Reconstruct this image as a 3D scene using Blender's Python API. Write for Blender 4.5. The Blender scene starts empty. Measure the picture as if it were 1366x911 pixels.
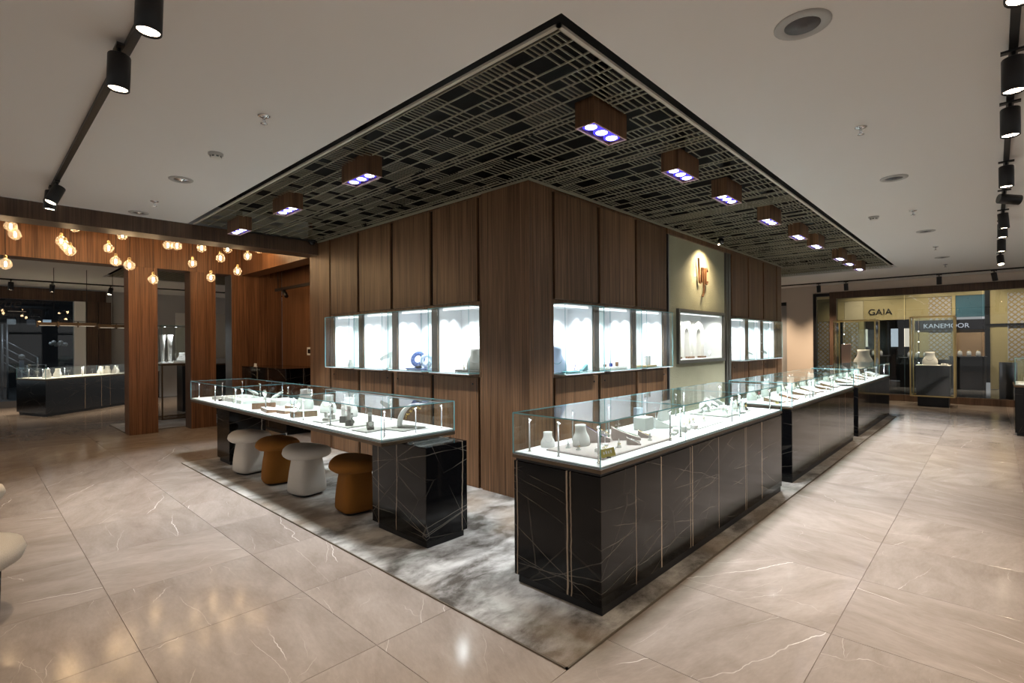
import bpy, bmesh, math, random
from mathutils import Matrix, Vector
random.seed(7)
R = math.radians
PI = math.pi
scene = bpy.context.scene
C = scene.collection

# ------------------------------------------------------------------ camera
W_PX, H_PX = 1366.0, 911.0
F_PX, YAW, ROLL, CX, CY, CAM_H = 684.7, -0.8162, -0.0069, 683.0, 459.25, 1.5
cy_, sy_, cr_, sr_ = math.cos(YAW), math.sin(YAW), math.cos(ROLL), math.sin(ROLL)
_Rz = Matrix(((cy_, sy_, 0), (-sy_, cy_, 0), (0, 0, 1)))
_B = Matrix(((1, 0, 0), (0, 0, -1), (0, 1, 0)))
_Rr = Matrix(((cr_, -sr_, 0), (sr_, cr_, 0), (0, 0, 1)))
RW = _Rr @ _B @ _Rz                         # world -> camera (x right, y down, z forward)
cam_d = bpy.data.cameras.new('camera')
cam = bpy.data.objects.new('camera', cam_d)
C.objects.link(cam)
cam_d.sensor_width = 36.0
cam_d.lens = F_PX / W_PX * 36.0
cam_d.shift_x = 0.0
cam_d.shift_y = (CY - H_PX / 2) / W_PX
cam_d.clip_start, cam_d.clip_end = 0.05, 200
right, down, fwd = Vector(RW[0]), Vector(RW[1]), Vector(RW[2])
M = Matrix.Identity(4)
for i in range(3):
    M[i][0], M[i][1], M[i][2] = right[i], -down[i], -fwd[i]
M[2][3] = CAM_H
cam.matrix_world = M
scene.camera = cam

def in_view(x, y, z=0.0, m=60):
    q = RW @ Vector((x, y, z - CAM_H))
    if q.z < 0.2: return False
    u, v = CX + F_PX * q.x / q.z, CY + F_PX * q.y / q.z
    return -m < u < W_PX + m and -m < v < H_PX + m

# ------------------------------------------------------------------ world, exposure
world = bpy.data.worlds.new('world')
scene.world = world
world.use_nodes = True
bg = world.node_tree.nodes['Background']
bg.inputs['Color'].default_value = (0.97, 0.96, 0.94, 1)
bg.inputs['Strength'].default_value = 0.45
scene.view_settings.view_transform = 'Standard'
scene.view_settings.look = 'None'
scene.view_settings.exposure = 0.62
scene.view_settings.gamma = 1.0
scene.view_settings.use_curve_mapping = False
scene.cycles.use_denoising = True
scene.cycles.transparent_max_bounces = 40
scene.cycles.max_bounces = 9
scene.cycles.diffuse_bounces = 5
scene.cycles.glossy_bounces = 4
scene.cycles.sample_clamp_indirect = 4.0
scene.cycles.caustics_reflective = False
scene.cycles.caustics_refractive = False
E_TRACK, E_CUBE, E_NICHE, E_POST, E_BULB = 46.0, 120.0, 13.0, 5.6, 2.4
WARM, COOL, NEUT = (1.0, 0.77, 0.54), (0.93, 0.965, 1.0), (1.0, 0.96, 0.9)

# ------------------------------------------------------------------ material helpers
class NT:
    def __init__(s, name):
        s.m = bpy.data.materials.new(name); s.m.use_nodes = True
        s.t = s.m.node_tree; s.t.nodes.clear()
        s.out = s.t.nodes.new('ShaderNodeOutputMaterial')
    def n(s, typ, **kw):
        nd = s.t.nodes.new(typ)
        for k, v in kw.items():
            if k.startswith('_'): setattr(nd, k[1:], v)
        return nd
    def l(s, a, b): s.t.links.new(a, b)
    def math(s, op, a, b=None, clamp=False):
        nd = s.t.nodes.new('ShaderNodeMath'); nd.operation = op; nd.use_clamp = clamp
        for i, v in enumerate((a, b)):
            if v is None: continue
            if isinstance(v, (int, float)): nd.inputs[i].default_value = v
            else: s.l(v, nd.inputs[i])
        return nd.outputs[0]
    def mix(s, f, a, b):
        nd = s.t.nodes.new('ShaderNodeMix'); nd.data_type = 'RGBA'
        for sock, v in ((nd.inputs[0], f), (nd.inputs[6], a), (nd.inputs[7], b)):
            if isinstance(v, (int, float)): sock.default_value = v
            elif isinstance(v, tuple): sock.default_value = (*v, 1)[:4]
            else: s.l(v, sock)
        return nd.outputs[2]
    def ramp(s, f, p0, p1, c0=(0, 0, 0), c1=(1, 1, 1)):
        nd = s.t.nodes.new('ShaderNodeValToRGB')
        nd.color_ramp.elements[0].position = p0; nd.color_ramp.elements[0].color = (*c0, 1)
        nd.color_ramp.elements[1].position = p1; nd.color_ramp.elements[1].color = (*c1, 1)
        s.l(f, nd.inputs[0]); return nd.outputs[0]
    def objco(s, rnd=0.0):
        tc = s.n('ShaderNodeTexCoord')
        if not rnd: return tc.outputs['Object']
        oi = s.n('ShaderNodeObjectInfo'); ad = s.n('ShaderNodeVectorMath', _operation='ADD')
        cb = s.n('ShaderNodeCombineXYZ')
        for i in range(3): s.l(s.math('MULTIPLY', oi.outputs['Random'], rnd * (1 + 0.37 * i)), cb.inputs[i])
        s.l(tc.outputs['Object'], ad.inputs[0]); s.l(cb.outputs[0], ad.inputs[1])
        return ad.outputs[0]
    def scale(s, v, sc, rot=(0, 0, 0)):
        mp = s.n('ShaderNodeMapping'); mp.inputs['Scale'].default_value = sc; mp.inputs['Rotation'].default_value = rot
        s.l(v, mp.inputs[0]); return mp.outputs[0]
    def noise(s, v, sc, det=4, rough=0.55, dist=0.0):
        nd = s.n('ShaderNodeTexNoise'); nd.inputs['Scale'].default_value = sc
        nd.inputs['Detail'].default_value = det; nd.inputs['Roughness'].default_value = rough
        nd.inputs['Distortion'].default_value = dist
        s.l(v, nd.inputs['Vector']); return nd.outputs[0]
    def bump(s, h, st, dist=0.01):
        b = s.n('ShaderNodeBump'); b.inputs['Strength'].default_value = st; b.inputs['Distance'].default_value = dist
        s.l(h, b.inputs['Height']); return b.outputs[0]
    def bsdf(s, col, rough=0.5, metal=0.0, spec=0.5, normal=None, **kw):
        p = s.n('ShaderNodeBsdfPrincipled')
        for k, v in (('Base Color', col), ('Roughness', rough), ('Metallic', metal), ('Specular IOR Level', spec)):
            if isinstance(v, tuple): p.inputs[k].default_value = (*v, 1)[:4]
            elif isinstance(v, (int, float)): p.inputs[k].default_value = v
            else: s.l(v, p.inputs[k])
        if normal is not None: s.l(normal, p.inputs['Normal'])
        for k, v in kw.items():
            k = k.replace('_', ' ')
            p.inputs[k].default_value = (*v, 1) if isinstance(v, tuple) else v
        s.l(p.outputs[0], s.out.inputs[0]); return s.m

def plain(name, col, rough=0.5, metal=0.0, spec=0.5, **kw):
    return NT(name).bsdf(col, rough, metal, spec, None, **kw)
def emit(name, col, st):
    t = NT(name); e = t.n('ShaderNodeEmission'); e.inputs[0].default_value = (*col, 1); e.inputs[1].default_value = st
    t.l(e.outputs[0], t.out.inputs[0]); return t.m
def fabric(name, c1, c2, sc=260.0, bump=0.5):
    t = NT(name); o = t.objco(3.0)
    a = t.noise(o, sc, 2, 0.6)
    return t.bsdf(t.mix(a, c1, c2), 0.9, 0, 0.2, t.bump(a, bump, 0.004))
def wood(name, dark, light, rough=0.42, grain=(70, 70, 1.1)):
    t = NT(name); o = t.objco(9.0)
    a = t.noise(t.scale(o, grain), 1.0, 5, 0.62, 0.6)
    b = t.noise(t.scale(o, (9, 9, 0.35)), 1.0, 3, 0.5, 1.2)
    f = t.math('ADD', t.math('MULTIPLY', a, 0.65), t.math('MULTIPLY', b, 0.35))
    f = t.ramp(f, 0.38, 0.63)
    oi = t.n('ShaderNodeObjectInfo')
    tone = t.math('ADD', t.math('MULTIPLY', oi.outputs['Random'], 0.25), 0.87)
    col = t.mix(f, dark, light)
    mul = t.n('ShaderNodeMix', _data_type='RGBA', _blend_type='MULTIPLY'); mul.inputs[0].default_value = 1.0
    cb = t.n('ShaderNodeCombineColor'); [t.l(tone, cb.inputs[i]) for i in range(3)]
    t.l(col, mul.inputs[6]); t.l(cb.outputs[0], mul.inputs[7])
    return t.bsdf(mul.outputs[2], rough, 0, 0.25, t.bump(a, 0.12, 0.003))
def thin_glass(name, tint=(0.97, 1.0, 0.99), ior=1.6, rough=0.0, haze=0.0):
    t = NT(name)
    tr = t.n('ShaderNodeBsdfTransparent'); tr.inputs[0].default_value = (*tint, 1)
    gl = t.n('ShaderNodeBsdfGlossy'); gl.inputs['Roughness'].default_value = rough
    fr = t.n('ShaderNodeFresnel'); fr.inputs[0].default_value = ior
    ge = t.n('ShaderNodeNewGeometry')
    f = t.math('MULTIPLY', fr.outputs[0], t.math('SUBTRACT', 1.0, ge.outputs['Backfacing']), True)
    mx = t.n('ShaderNodeMixShader'); t.l(f, mx.inputs[0]); t.l(tr.outputs[0], mx.inputs[1]); t.l(gl.outputs[0], mx.inputs[2])
    res = mx.outputs[0]
    if haze:
        tl2 = t.n('ShaderNodeBsdfTranslucent'); tl2.inputs[0].default_value = (0.95, 0.9, 0.8, 1)
        m2_ = t.n('ShaderNodeMixShader'); m2_.inputs[0].default_value = haze; t.l(res, m2_.inputs[1]); t.l(tl2.outputs[0], m2_.inputs[2]); res = m2_.outputs[0]
    t.l(res, t.out.inputs[0]); return t.m

def vein_lines(t, o, sc, width, dist=1.0, rot=(0, 0, 0), mask_sc=1.0, mask_lo=0.5):
    v = t.scale(o, sc, rot)
    n = t.noise(v, 1.0, 3, 0.45, dist)
    d = t.math('ABSOLUTE', t.math('SUBTRACT', n, 0.5))
    line = t.ramp(d, 0.0, width, (1, 1, 1), (0, 0, 0))
    mk = t.ramp(t.noise(o, mask_sc, 2, 0.5), mask_lo, mask_lo + 0.12)
    return t.math('MULTIPLY', line, mk)

def tile_material():
    t = NT('beige_marble_tile'); o0 = t.objco(40.0)
    oi = t.n('ShaderNodeObjectInfo'); rnd = oi.outputs['Random']
    vr = t.n('ShaderNodeVectorRotate', _rotation_type='Z_AXIS'); t.l(o0, vr.inputs['Vector'])
    t.l(t.math('ADD', t.math('MULTIPLY', t.math('FLOOR', t.math('MULTIPLY', rnd, 7.99)), PI / 2), t.math('MULTIPLY', rnd, 0.5)), vr.inputs['Angle'])
    o = vr.outputs[0]
    base = t.noise(t.scale(o, (1.2, 3.0, 1)), 1.6, 6, 0.6, 0.6)
    fine = t.noise(t.scale(o, (20, 60, 1)), 1.0, 4, 0.65)
    f = t.math('ADD', t.math('MULTIPLY', base, 0.75), t.math('MULTIPLY', fine, 0.25))
    col = t.mix(t.ramp(f, 0.3, 0.7), (0.200, 0.166, 0.140), (0.315, 0.274, 0.243))
    sp = t.n('ShaderNodeSeparateXYZ'); t.l(o, sp.inputs[0])
    wob = t.math('SUBTRACT', t.noise(o, 2.4, 4, 0.55), 0.5)
    def lines(ang, k, w, wb, msc, mlo):
        u = t.math('ADD', t.math('MULTIPLY', sp.outputs[0], math.sin(ang) * k), t.math('MULTIPLY', sp.outputs[1], math.cos(ang) * k))
        u = t.math('ADD', u, t.math('MULTIPLY', wob, wb))
        d = t.math('ABSOLUTE', t.math('SUBTRACT', t.math('FRACT', u), 0.5))
        ln = t.ramp(d, w * k * 0.5, w * k * 1.6, (1, 1, 1), (0, 0, 0))
        return t.math('MULTIPLY', ln, t.ramp(t.noise(o, msc, 2, 0.5), mlo, mlo + 0.12))
    v = t.math('MULTIPLY', lines(0.10, 1.15, 0.0016, 0.22, 1.7, 0.47), 1.0)
    for a_, k_, w_, wb_, m_, lo_, st_ in ((0.24, 2.1, 0.0011, 0.30, 2.3, 0.50, 0.6), (-0.12, 3.1, 0.0009, 0.35, 3.0, 0.53, 0.45), (0.95, 1.3, 0.0010, 0.5, 2.6, 0.54, 0.5), (-0.7, 1.7, 0.0009, 0.6, 3.1, 0.56, 0.4)):
        v = t.math('MAXIMUM', v, t.math('MULTIPLY', lines(a_, k_, w_, wb_, m_, lo_), st_))
    tone = t.math('ADD', t.math('MULTIPLY', rnd, 0.16), 0.92)
    mul = t.n('ShaderNodeMix', _data_type='RGBA', _blend_type='MULTIPLY'); mul.inputs[0].default_value = 1.0
    cb = t.n('ShaderNodeCombineColor'); [t.l(tone, cb.inputs[i]) for i in range(3)]
    t.l(col, mul.inputs[6]); t.l(cb.outputs[0], mul.inputs[7])
    c = t.mix(t.math('MULTIPLY', v, 0.8), mul.outputs[2], (0.78, 0.73, 0.68))
    return t.bsdf(c, t.ramp(fine, 0.2, 0.8, (0.09,) * 3, (0.16,) * 3), 0, 0.1)

def black_marble(name, xlines=(), ylines=(), cross=None, rot=0.0):
    """xlines / ylines: (coordinate, half width, wobble) of the strong upright veins."""
    t = NT(name); o = t.objco(0.0 if (xlines or ylines) else 15.0)
    sp = t.n('ShaderNodeSeparateXYZ'); t.l(o, sp.inputs[0])
    wob = t.math('SUBTRACT', t.noise(o, 7.0, 3, 0.6), 0.5)
    wob2 = t.math('SUBTRACT', t.noise(o, 2.0, 2, 0.5), 0.5)
    parts = []
    for ax, ls in ((0, xlines), (1, ylines)):
        for (c, w, wb) in ls:
            e = t.math('ADD', t.math('SUBTRACT', sp.outputs[ax], c),
                       t.math('ADD', t.math('MULTIPLY', wob, wb), t.math('MULTIPLY', wob2, wb * 1.6)))
            parts.append(t.ramp(t.math('ABSOLUTE', e), w * 0.3, w * 0.7, (1, 1, 1), (0, 0, 0)))
    strong = None
    for p in parts: strong = p if strong is None else t.math('MAXIMUM', strong, p)
    if cross is None:
        rr = random.Random(int(rot * 100) + 5)
        cross = [(rr.uniform(-0.2, 1.0), rr.uniform(-0.6, 0.6), rr.uniform(-0.5, 0.5), rr.uniform(0.0012, 0.003), 0.05) for _ in range(6)]
    lines = None
    for (z0, ax, ay, w, wb) in cross:                      # veins running across both faces: z = z0 + ax x + ay y
        e = t.math('SUBTRACT', sp.outputs[2], t.math('ADD', t.math('MULTIPLY', sp.outputs[0], ax), t.math('ADD', t.math('MULTIPLY', sp.outputs[1], ay), z0)))
        e = t.math('ADD', e, t.math('ADD', t.math('MULTIPLY', wob, wb * 0.5), t.math('MULTIPLY', wob2, wb * 3)))
        p = t.ramp(t.math('ABSOLUTE', e), w * 0.4, w * 1.1, (1, 1, 1), (0, 0, 0))
        lines = p if lines is None else t.math('MAXIMUM', lines, p)
    net = t.n('ShaderNodeTexVoronoi', _feature='DISTANCE_TO_EDGE'); net.inputs['Scale'].default_value = 1.0
    nv = t.n('ShaderNodeVectorMath', _operation='ADD')
    dn = t.n('ShaderNodeTexNoise'); dn.inputs['Scale'].default_value = 4.0; t.l(o, dn.inputs['Vector'])
    dsc = t.n('ShaderNodeVectorMath', _operation='SCALE'); dsc.inputs['Scale'].default_value = 0.05
    t.l(dn.outputs['Color'], dsc.inputs[0])
    t.l(t.scale(o, (1.7, 1.7, 3.0), (0.3, 0.25, 0.2 + rot)), nv.inputs[0]); t.l(dsc.outputs[0], nv.inputs[1]); t.l(nv.outputs[0], net.inputs['Vector'])
    fine = t.ramp(net.outputs['Distance'], 0.002, 0.011, (1, 1, 1), (0, 0, 0))
    mk = t.ramp(t.noise(o, 2.3, 2, 0.5), 0.42, 0.62)
    fine = t.math('MULTIPLY', t.math('MULTIPLY', fine, mk), 0.13)
    fine = t.math('MAXIMUM', fine, t.math('MULTIPLY', t.math('MULTIPLY', lines, t.ramp(t.noise(o, 3.1, 2, 0.5), 0.40, 0.58)), 0.34))
    c = t.mix(fine, (0.0045, 0.0045, 0.005), (0.42, 0.37, 0.31))
    if strong is not None: c = t.mix(strong, c, (0.50, 0.40, 0.30))
    return t.bsdf(c, 0.09, 0, 0.25)

def carpet_material():
    t = NT('silver_taupe_rug'); o = t.objco()
    a = t.noise(t.scale(o, (1.0, 1.5, 1)), 1.5, 6, 0.6, 0.4)
    b = t.noise(t.scale(o, (2.5, 4, 1)), 1.8, 6, 0.68, 0.4)
    f = t.math('ADD', t.math('MULTIPLY', a, 0.6), t.math('MULTIPLY', b, 0.4))
    c1 = t.mix(t.ramp(f, 0.42, 0.60), (0.045, 0.037, 0.028), (0.43, 0.42, 0.40))
    h = t.noise(t.scale(o, (1, 1, 1)), 1.1, 2, 0.5)
    c = t.mix(t.math('MULTIPLY', t.ramp(h, 0.48, 0.62), 0.55), c1, (0.20, 0.145, 0.095))
    p = t.noise(o, 420, 2, 0.5)
    return t.bsdf(c, 0.8, 0, 0.25, t.bump(p, 0.35, 0.004), Sheen_Weight=0.35, Sheen_Roughness=0.4)

def stucco():
    t = NT('green_plaster'); o = t.objco()
    a = t.noise(o, 55, 5, 0.65)
    b = t.noise(o, 3, 3, 0.5)
    return t.bsdf(t.mix(b, (0.30, 0.29, 0.19), (0.40, 0.385, 0.27)), 0.6, 0, 0.35, t.bump(a, 0.6, 0.02))

def lattice_material():
    t = NT('gold_lattice_panel'); o = t.objco()
    sp = t.n('ShaderNodeSeparateXYZ'); t.l(o, sp.inputs[0])
    u = t.math('ADD', sp.outputs[1], sp.outputs[2]); v = t.math('SUBTRACT', sp.outputs[1], sp.outputs[2])
    def cell(k):
        return t.math('ABSOLUTE', t.math('SUBTRACT', t.math('FRACT', t.math('MULTIPLY', k, 6.5)), 0.5))
    e = t.math('MAXIMUM', cell(u), cell(v))
    return t.bsdf(t.mix(t.ramp(e, 0.34, 0.36), (0.52, 0.5, 0.5), (0.42, 0.29, 0.10)), 0.5)

def poster(name, c1, c2, spot):
    t = NT(name); o = t.objco()
    a = t.noise(o, 2.2, 3, 0.5)
    vo = t.n('ShaderNodeTexVoronoi'); vo.inputs['Scale'].default_value = 9; t.l(o, vo.inputs['Vector'])
    m = t.math('MULTIPLY', t.ramp(vo.outputs['Distance'], 0.07, 0.12, (1, 1, 1), (0, 0, 0)), t.ramp(a, 0.5, 0.56))
    return t.bsdf(t.mix(m, t.mix(a, c1, c2), spot), 0.5)

M_ = {}
M_['tile'] = tile_material()
M_['grout'] = plain('grout', (0.24, 0.205, 0.18), 0.8)
M_['mallfloor'] = plain('mall_floor', (0.20, 0.185, 0.175), 0.14)
M_['paint'] = NT('warm_white_paint').bsdf((0.78, 0.775, 0.765), 0.75, 0, 0.2)
M_['wallpaint'] = plain('beige_paint', (0.64, 0.545, 0.46), 0.7, 0, 0.2)
M_['greypaint'] = plain('grey_paint', (0.42, 0.41, 0.40), 0.7, 0, 0.2)
M_['black'] = plain('black_void', (0.006, 0.006, 0.007), 0.7, 0, 0.2)
M_['backing'] = fabric('void_backing', (0.004, 0.004, 0.0045), (0.010, 0.010, 0.010), 6.0, 0.2)
M_['wood'] = wood('walnut', (0.062, 0.031, 0.0145), (0.205, 0.112, 0.058))
M_['wood_pergola'] = wood('walnut_red', (0.068, 0.030, 0.014), (0.205, 0.098, 0.047), 0.36)
M_['wood_lintel'] = wood('walnut_lintel', (0.05, 0.030, 0.019), (0.115, 0.068, 0.045))
M_['groove'] = plain('dark_groove', (0.006, 0.005, 0.004), 0.7, 0, 0.2)
M_['rug'] = carpet_material()
M_['rugedge'] = plain('rug_binding', (0.11, 0.09, 0.065), 0.7)
M_['slat'] = plain('olive_cream_slat', (0.31, 0.29, 0.21), 0.45, 0.2)
M_['trim'] = plain('cream_trim', (0.55, 0.51, 0.43), 0.45)
M_['glass'] = thin_glass('showcase_glass')
M_['glass_far'] = thin_glass('shopfront_glass', (0.66, 0.68, 0.69), 1.5)
M_['glass_dark'] = thin_glass('night_shopfront_glass', (0.60, 0.66, 0.70), 1.55)
M_['edge'] = plain('glass_edge', (0.19, 0.46, 0.50), 0.2, 0, 0.6, Emission_Color=(0.1, 0.34, 0.38), Emission_Strength=0.0)
M_['globe'] = thin_glass('globe_glass', (1, 0.97, 0.9), 1.8, 0.0, 0.045)
M_['bronze'] = plain('bronze_ledge', (0.125, 0.088, 0.055), 0.42, 0.7)
M_['brass'] = plain('brass', (0.52, 0.38, 0.17), 0.32, 0.9)
M_['gold'] = plain('gold', (0.80, 0.58, 0.22), 0.25, 1.0)
M_['silver'] = plain('silver', (0.82, 0.83, 0.86), 0.18, 1.0)
M_['chrome'] = plain('chrome', (0.75, 0.76, 0.78), 0.12, 1.0)
M_['steel'] = plain('brushed_steel', (0.36, 0.36, 0.37), 0.38, 1.0)
M_['whitebase'] = plain('white_display_base', (0.86, 0.86, 0.86), 0.5)
M_['niche'] = plain('white_niche', (0.84, 0.85, 0.87), 0.6)
M_['metal_black'] = plain('black_metal', (0.010, 0.010, 0.011), 0.45, 0.3)
M_['plastic_grey'] = plain('grey_plastic', (0.42, 0.42, 0.41), 0.5)
M_['plastic_dark'] = plain('dark_plastic', (0.10, 0.10, 0.105), 0.5)
M_['plastic_white'] = plain('white_plastic', (0.72, 0.71, 0.68), 0.45)
M_['led_cool'] = emit('cool_led', (0.88, 0.92, 1.0), 6.0)
M_['led_ring'] = emit('led_ring', (0.08, 0.06, 0.9), 1.1)
M_['led_warm'] = emit('warm_led', (1.0, 0.80, 0.58), 16.0)
M_['coffer_led'] = emit('coffer_led', (1.0, 0.68, 0.40), 55.0)
M_['led_head'] = emit('post_led', (0.95, 0.97, 1.0), 4.0)
M_['strip'] = emit('niche_led', (0.95, 0.97, 1.0), 1.6)
M_['filament'] = emit('filament', (1.0, 0.80, 0.54), 26.0)
M_['linen'] = fabric('white_linen', (0.76, 0.74, 0.71), (0.84, 0.82, 0.79), 300, 0.3)
M_['pearl'] = plain('pearl_white', (0.85, 0.84, 0.81), 0.35)
M_['taupe'] = fabric('taupe_suede', (0.44, 0.375, 0.35), (0.53, 0.46, 0.43), 300, 0.3)
M_['greysuede'] = fabric('grey_suede', (0.33, 0.32, 0.29), (0.42, 0.40, 0.37), 300, 0.3)
M_['darksuede'] = fabric('dark_suede', (0.09, 0.085, 0.075), (0.14, 0.13, 0.115), 300, 0.3)
M_['blue'] = plain('blue_lacquer', (0.05, 0.09, 0.24), 0.3)
M_['paleblue'] = plain('pale_blue', (0.46, 0.55, 0.72), 0.4)
M_['teal'] = plain('teal_leather', (0.10, 0.30, 0.33), 0.5)
M_['woodlight'] = wood('tray_wood', (0.16, 0.09, 0.055), (0.30, 0.18, 0.115))
M_['gem_green'] = plain('emerald', (0.01, 0.22, 0.12), 0.1)
M_['gem_red'] = plain('ruby', (0.45, 0.01, 0.03), 0.1)
M_['gem_blue'] = plain('sapphire', (0.02, 0.04, 0.30), 0.1)
M_['boucle'] = fabric('boucle_white', (0.50, 0.475, 0.43), (0.63, 0.60, 0.55), 190, 0.9)
M_['rust'] = fabric('rust_wool', (0.185, 0.072, 0.012), (0.27, 0.115, 0.022), 220, 0.7)
M_['chairseat'] = fabric('chair_weave', (0.20, 0.18, 0.17), (0.52, 0.47, 0.42), 120, 0.9)
M_['stucco'] = stucco()
M_['framegrey'] = plain('gunmetal_frame', (0.14, 0.135, 0.12), 0.42, 0.5)
M_['copper'] = plain('copper_logo', (0.15, 0.065, 0.025), 0.5, 0.1)
M_['lattice'] = lattice_material()
M_['fascia'] = NT('gold_fascia').bsdf((0.50, 0.40, 0.19), 0.45)
M_['fascia_pale'] = plain('pale_gold_fascia', (0.66, 0.56, 0.34), 0.45)
M_['poster_blue'] = poster('blue_poster', (0.05, 0.13, 0.17), (0.07, 0.17, 0.22), (0.65, 0.5, 0.3))
M_['poster_gold'] = poster('tan_poster', (0.32, 0.20, 0.11), (0.46, 0.30, 0.17), (0.12, 0.08, 0.06))
M_['mall_dark'] = plain('mall_dark', (0.035, 0.038, 0.044), 0.6)
M_['mall_grey'] = plain('mall_grey', (0.16, 0.165, 0.17), 0.7)
M_['letter_black'] = plain('black_letter', (0.01, 0.01, 0.01), 0.4)
M_['letter_white'] = emit('white_letter', (0.85, 0.87, 0.95), 0.8)
M_['sign_band'] = plain('sign_band', (0.016, 0.016, 0.022), 0.35)
M_['ceramic'] = plain('cream_ceramic', (0.72, 0.66, 0.50), 0.35)
M_['pink'] = plain('pink_panel', (0.55, 0.36, 0.30), 0.6)
M_['leaf'] = plain('dark_leaf', (0.03, 0.06, 0.03), 0.5)
M_['screen'] = plain('dark_screen', (0.01, 0.011, 0.013), 0.1)
M_['mall_light'] = emit('mall_light', (1.0, 0.9, 0.72), 0.9)
M_['mall_cool'] = emit('mall_cool_light', (0.8, 0.92, 1.0), 0.7)

# ------------------------------------------------------------------ mesh helpers
class MB:
    def __init__(s): s.v, s.f, s.mi, s.smooth = [], [], [], []
    def add(s, vs, fs, mi=0, smooth=False):
        b = len(s.v); s.v += [tuple(p) for p in vs]
        for k, f in enumerate(fs):
            s.f.append(tuple(b + i for i in f)); s.mi.append(mi[k] if isinstance(mi, (list, tuple)) else mi); s.smooth.append(smooth)
        return s
    def box(s, x0, y0, z0, x1, y1, z1, mi=0):
        x0, x1 = min(x0, x1), max(x0, x1); y0, y1 = min(y0, y1), max(y0, y1); z0, z1 = min(z0, z1), max(z0, z1)
        v = [(x0, y0, z0), (x1, y0, z0), (x1, y1, z0), (x0, y1, z0), (x0, y0, z1), (x1, y0, z1), (x1, y1, z1), (x0, y1, z1)]
        return s.add(v, [(3, 2, 1, 0), (4, 5, 6, 7), (0, 1, 5, 4), (1, 2, 6, 5), (2, 3, 7, 6), (3, 0, 4, 7)], mi)
    def rbox(s, x0, y0, z0, x1, y1, z1, r=0.004, mi=0):        # box with chamfered edges
        vs = []; lv = {}
        xs, ys, zs = (x0, x1), (y0, y1), (z0, z1)
        bm = bmesh.new()
        bmesh.ops.create_cube(bm, size=1.0)
        for v in bm.verts:
            v.co = Vector(((x0 + x1) / 2 + v.co.x * (x1 - x0), (y0 + y1) / 2 + v.co.y * (y1 - y0), (z0 + z1) / 2 + v.co.z * (z1 - z0)))
        bmesh.ops.bevel(bm, geom=list(bm.edges), offset=r, segments=1, affect='EDGES')
        bm.verts.index_update()
        s.add([v.co for v in bm.verts], [[v.index for v in f.verts] for f in bm.faces], mi)
        bm.free(); return s
    def prism(s, poly, z0, z1, mi=0):
        n = len(poly)
        v = [(x, y, z0) for x, y in poly] + [(x, y, z1) for x, y in poly]
        f = [tuple(range(n - 1, -1, -1)), tuple(range(n, 2 * n))] + [(i, (i + 1) % n, n + (i + 1) % n, n + i) for i in range(n)]
        return s.add(v, f, mi)
    def extr(s, poly, axis, a0, a1, mi=0):                     # profile in the two other axes, pulled along axis
        n = len(poly)
        def p(u, v, a): return (a, u, v) if axis == 'x' else (u, a, v)
        v = [p(u, w, a0) for u, w in poly] + [p(u, w, a1) for u, w in poly]
        f = [tuple(range(n - 1, -1, -1)), tuple(range(n, 2 * n))] + [(i, (i + 1) % n, n + (i + 1) % n, n + i) for i in range(n)]
        return s.add(v, f, mi)
    def loft(s, rings, mi=0, smooth=True, cap=True, closed=True):
        n = len(rings[0]); v = [p for r in rings for p in r]; f = []
        for k in range(len(rings) - 1):
            for i in range(n if closed else n - 1):
                j = (i + 1) % n
                f.append((k * n + i, k * n + j, (k + 1) * n + j, (k + 1) * n + i))
        s.add(v, f, mi, smooth)
        if cap and closed:
            b = len(s.v) - len(v)
            s.f.append(tuple(b + i for i in range(n - 1, -1, -1))); s.mi.append(mi); s.smooth.append(False)
            s.f.append(tuple(b + (len(rings) - 1) * n + i for i in range(n))); s.mi.append(mi); s.smooth.append(False)
        return s
    def lathe(s, prof, cx=0, cy=0, n=16, mi=0, sx=1, sy=1, p=2.0, smooth=True, cap=True):
        rings = []
        for r, z in prof:
            ring = []
            for i in range(n):
                a = 2 * PI * (i + 0.5) / n; c_, s_ = math.cos(a), math.sin(a)
                k = (abs(c_) ** p + abs(s_) ** p) ** (-1 / p)
                ring.append((cx + r * k * c_ * sx, cy + r * k * s_ * sy, z))
            rings.append(ring)
        return s.loft(rings, mi, smooth, cap)
    def tube(s, pts, r, n=8, mi=0, rs=None, closed=False):
        pts = [Vector(p) for p in pts]; rings = []; m = len(pts)
        for i, p in enumerate(pts):
            a = pts[i - 1] if (i > 0 or closed) else pts[i]; b = pts[(i + 1) % m] if (i < m - 1 or closed) else pts[i]
            d = (b - a).normalized()
            up = Vector((0, 0, 1)) if abs(d.z) < 0.95 else Vector((1, 0, 0))
            u = d.cross(up).normalized(); w = d.cross(u)
            rr = rs[i] if rs else r
            rings.append([p + (u * math.cos(2 * PI * k / n) + w * math.sin(2 * PI * k / n)) * rr for k in range(n)])
        if closed: rings.append(rings[0])
        return s.loft(rings, mi, True, cap=not closed)
    def sphere(s, c, r, n=10, m=6, mi=0, sz=1.0):
        return s.lathe([(r * math.sin(PI * k / m) + 1e-5, c[2] - r * sz * math.cos(PI * k / m)) for k in range(m + 1)], c[0], c[1], n, mi)
    def xf(s, mat):
        s.v = [tuple(mat @ Vector(p)) for p in s.v]; return s
    def mesh(s, name, mats):
        me = bpy.data.meshes.new(name); me.from_pydata(s.v, [], s.f)
        for m in (mats if isinstance(mats, (list, tuple)) else [mats]): me.materials.append(M_[m] if isinstance(m, str) else m)
        me.polygons.foreach_set('material_index', s.mi); me.polygons.foreach_set('use_smooth', s.smooth)
        me.update(); return me
    def build(s, name, mats, parent=None, loc=None):
        o = bpy.data.objects.new(name, s.mesh(name, mats)); C.objects.link(o)
        if parent is not None: o.parent = parent
        if loc is not None: o.location = loc
        return o
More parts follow.
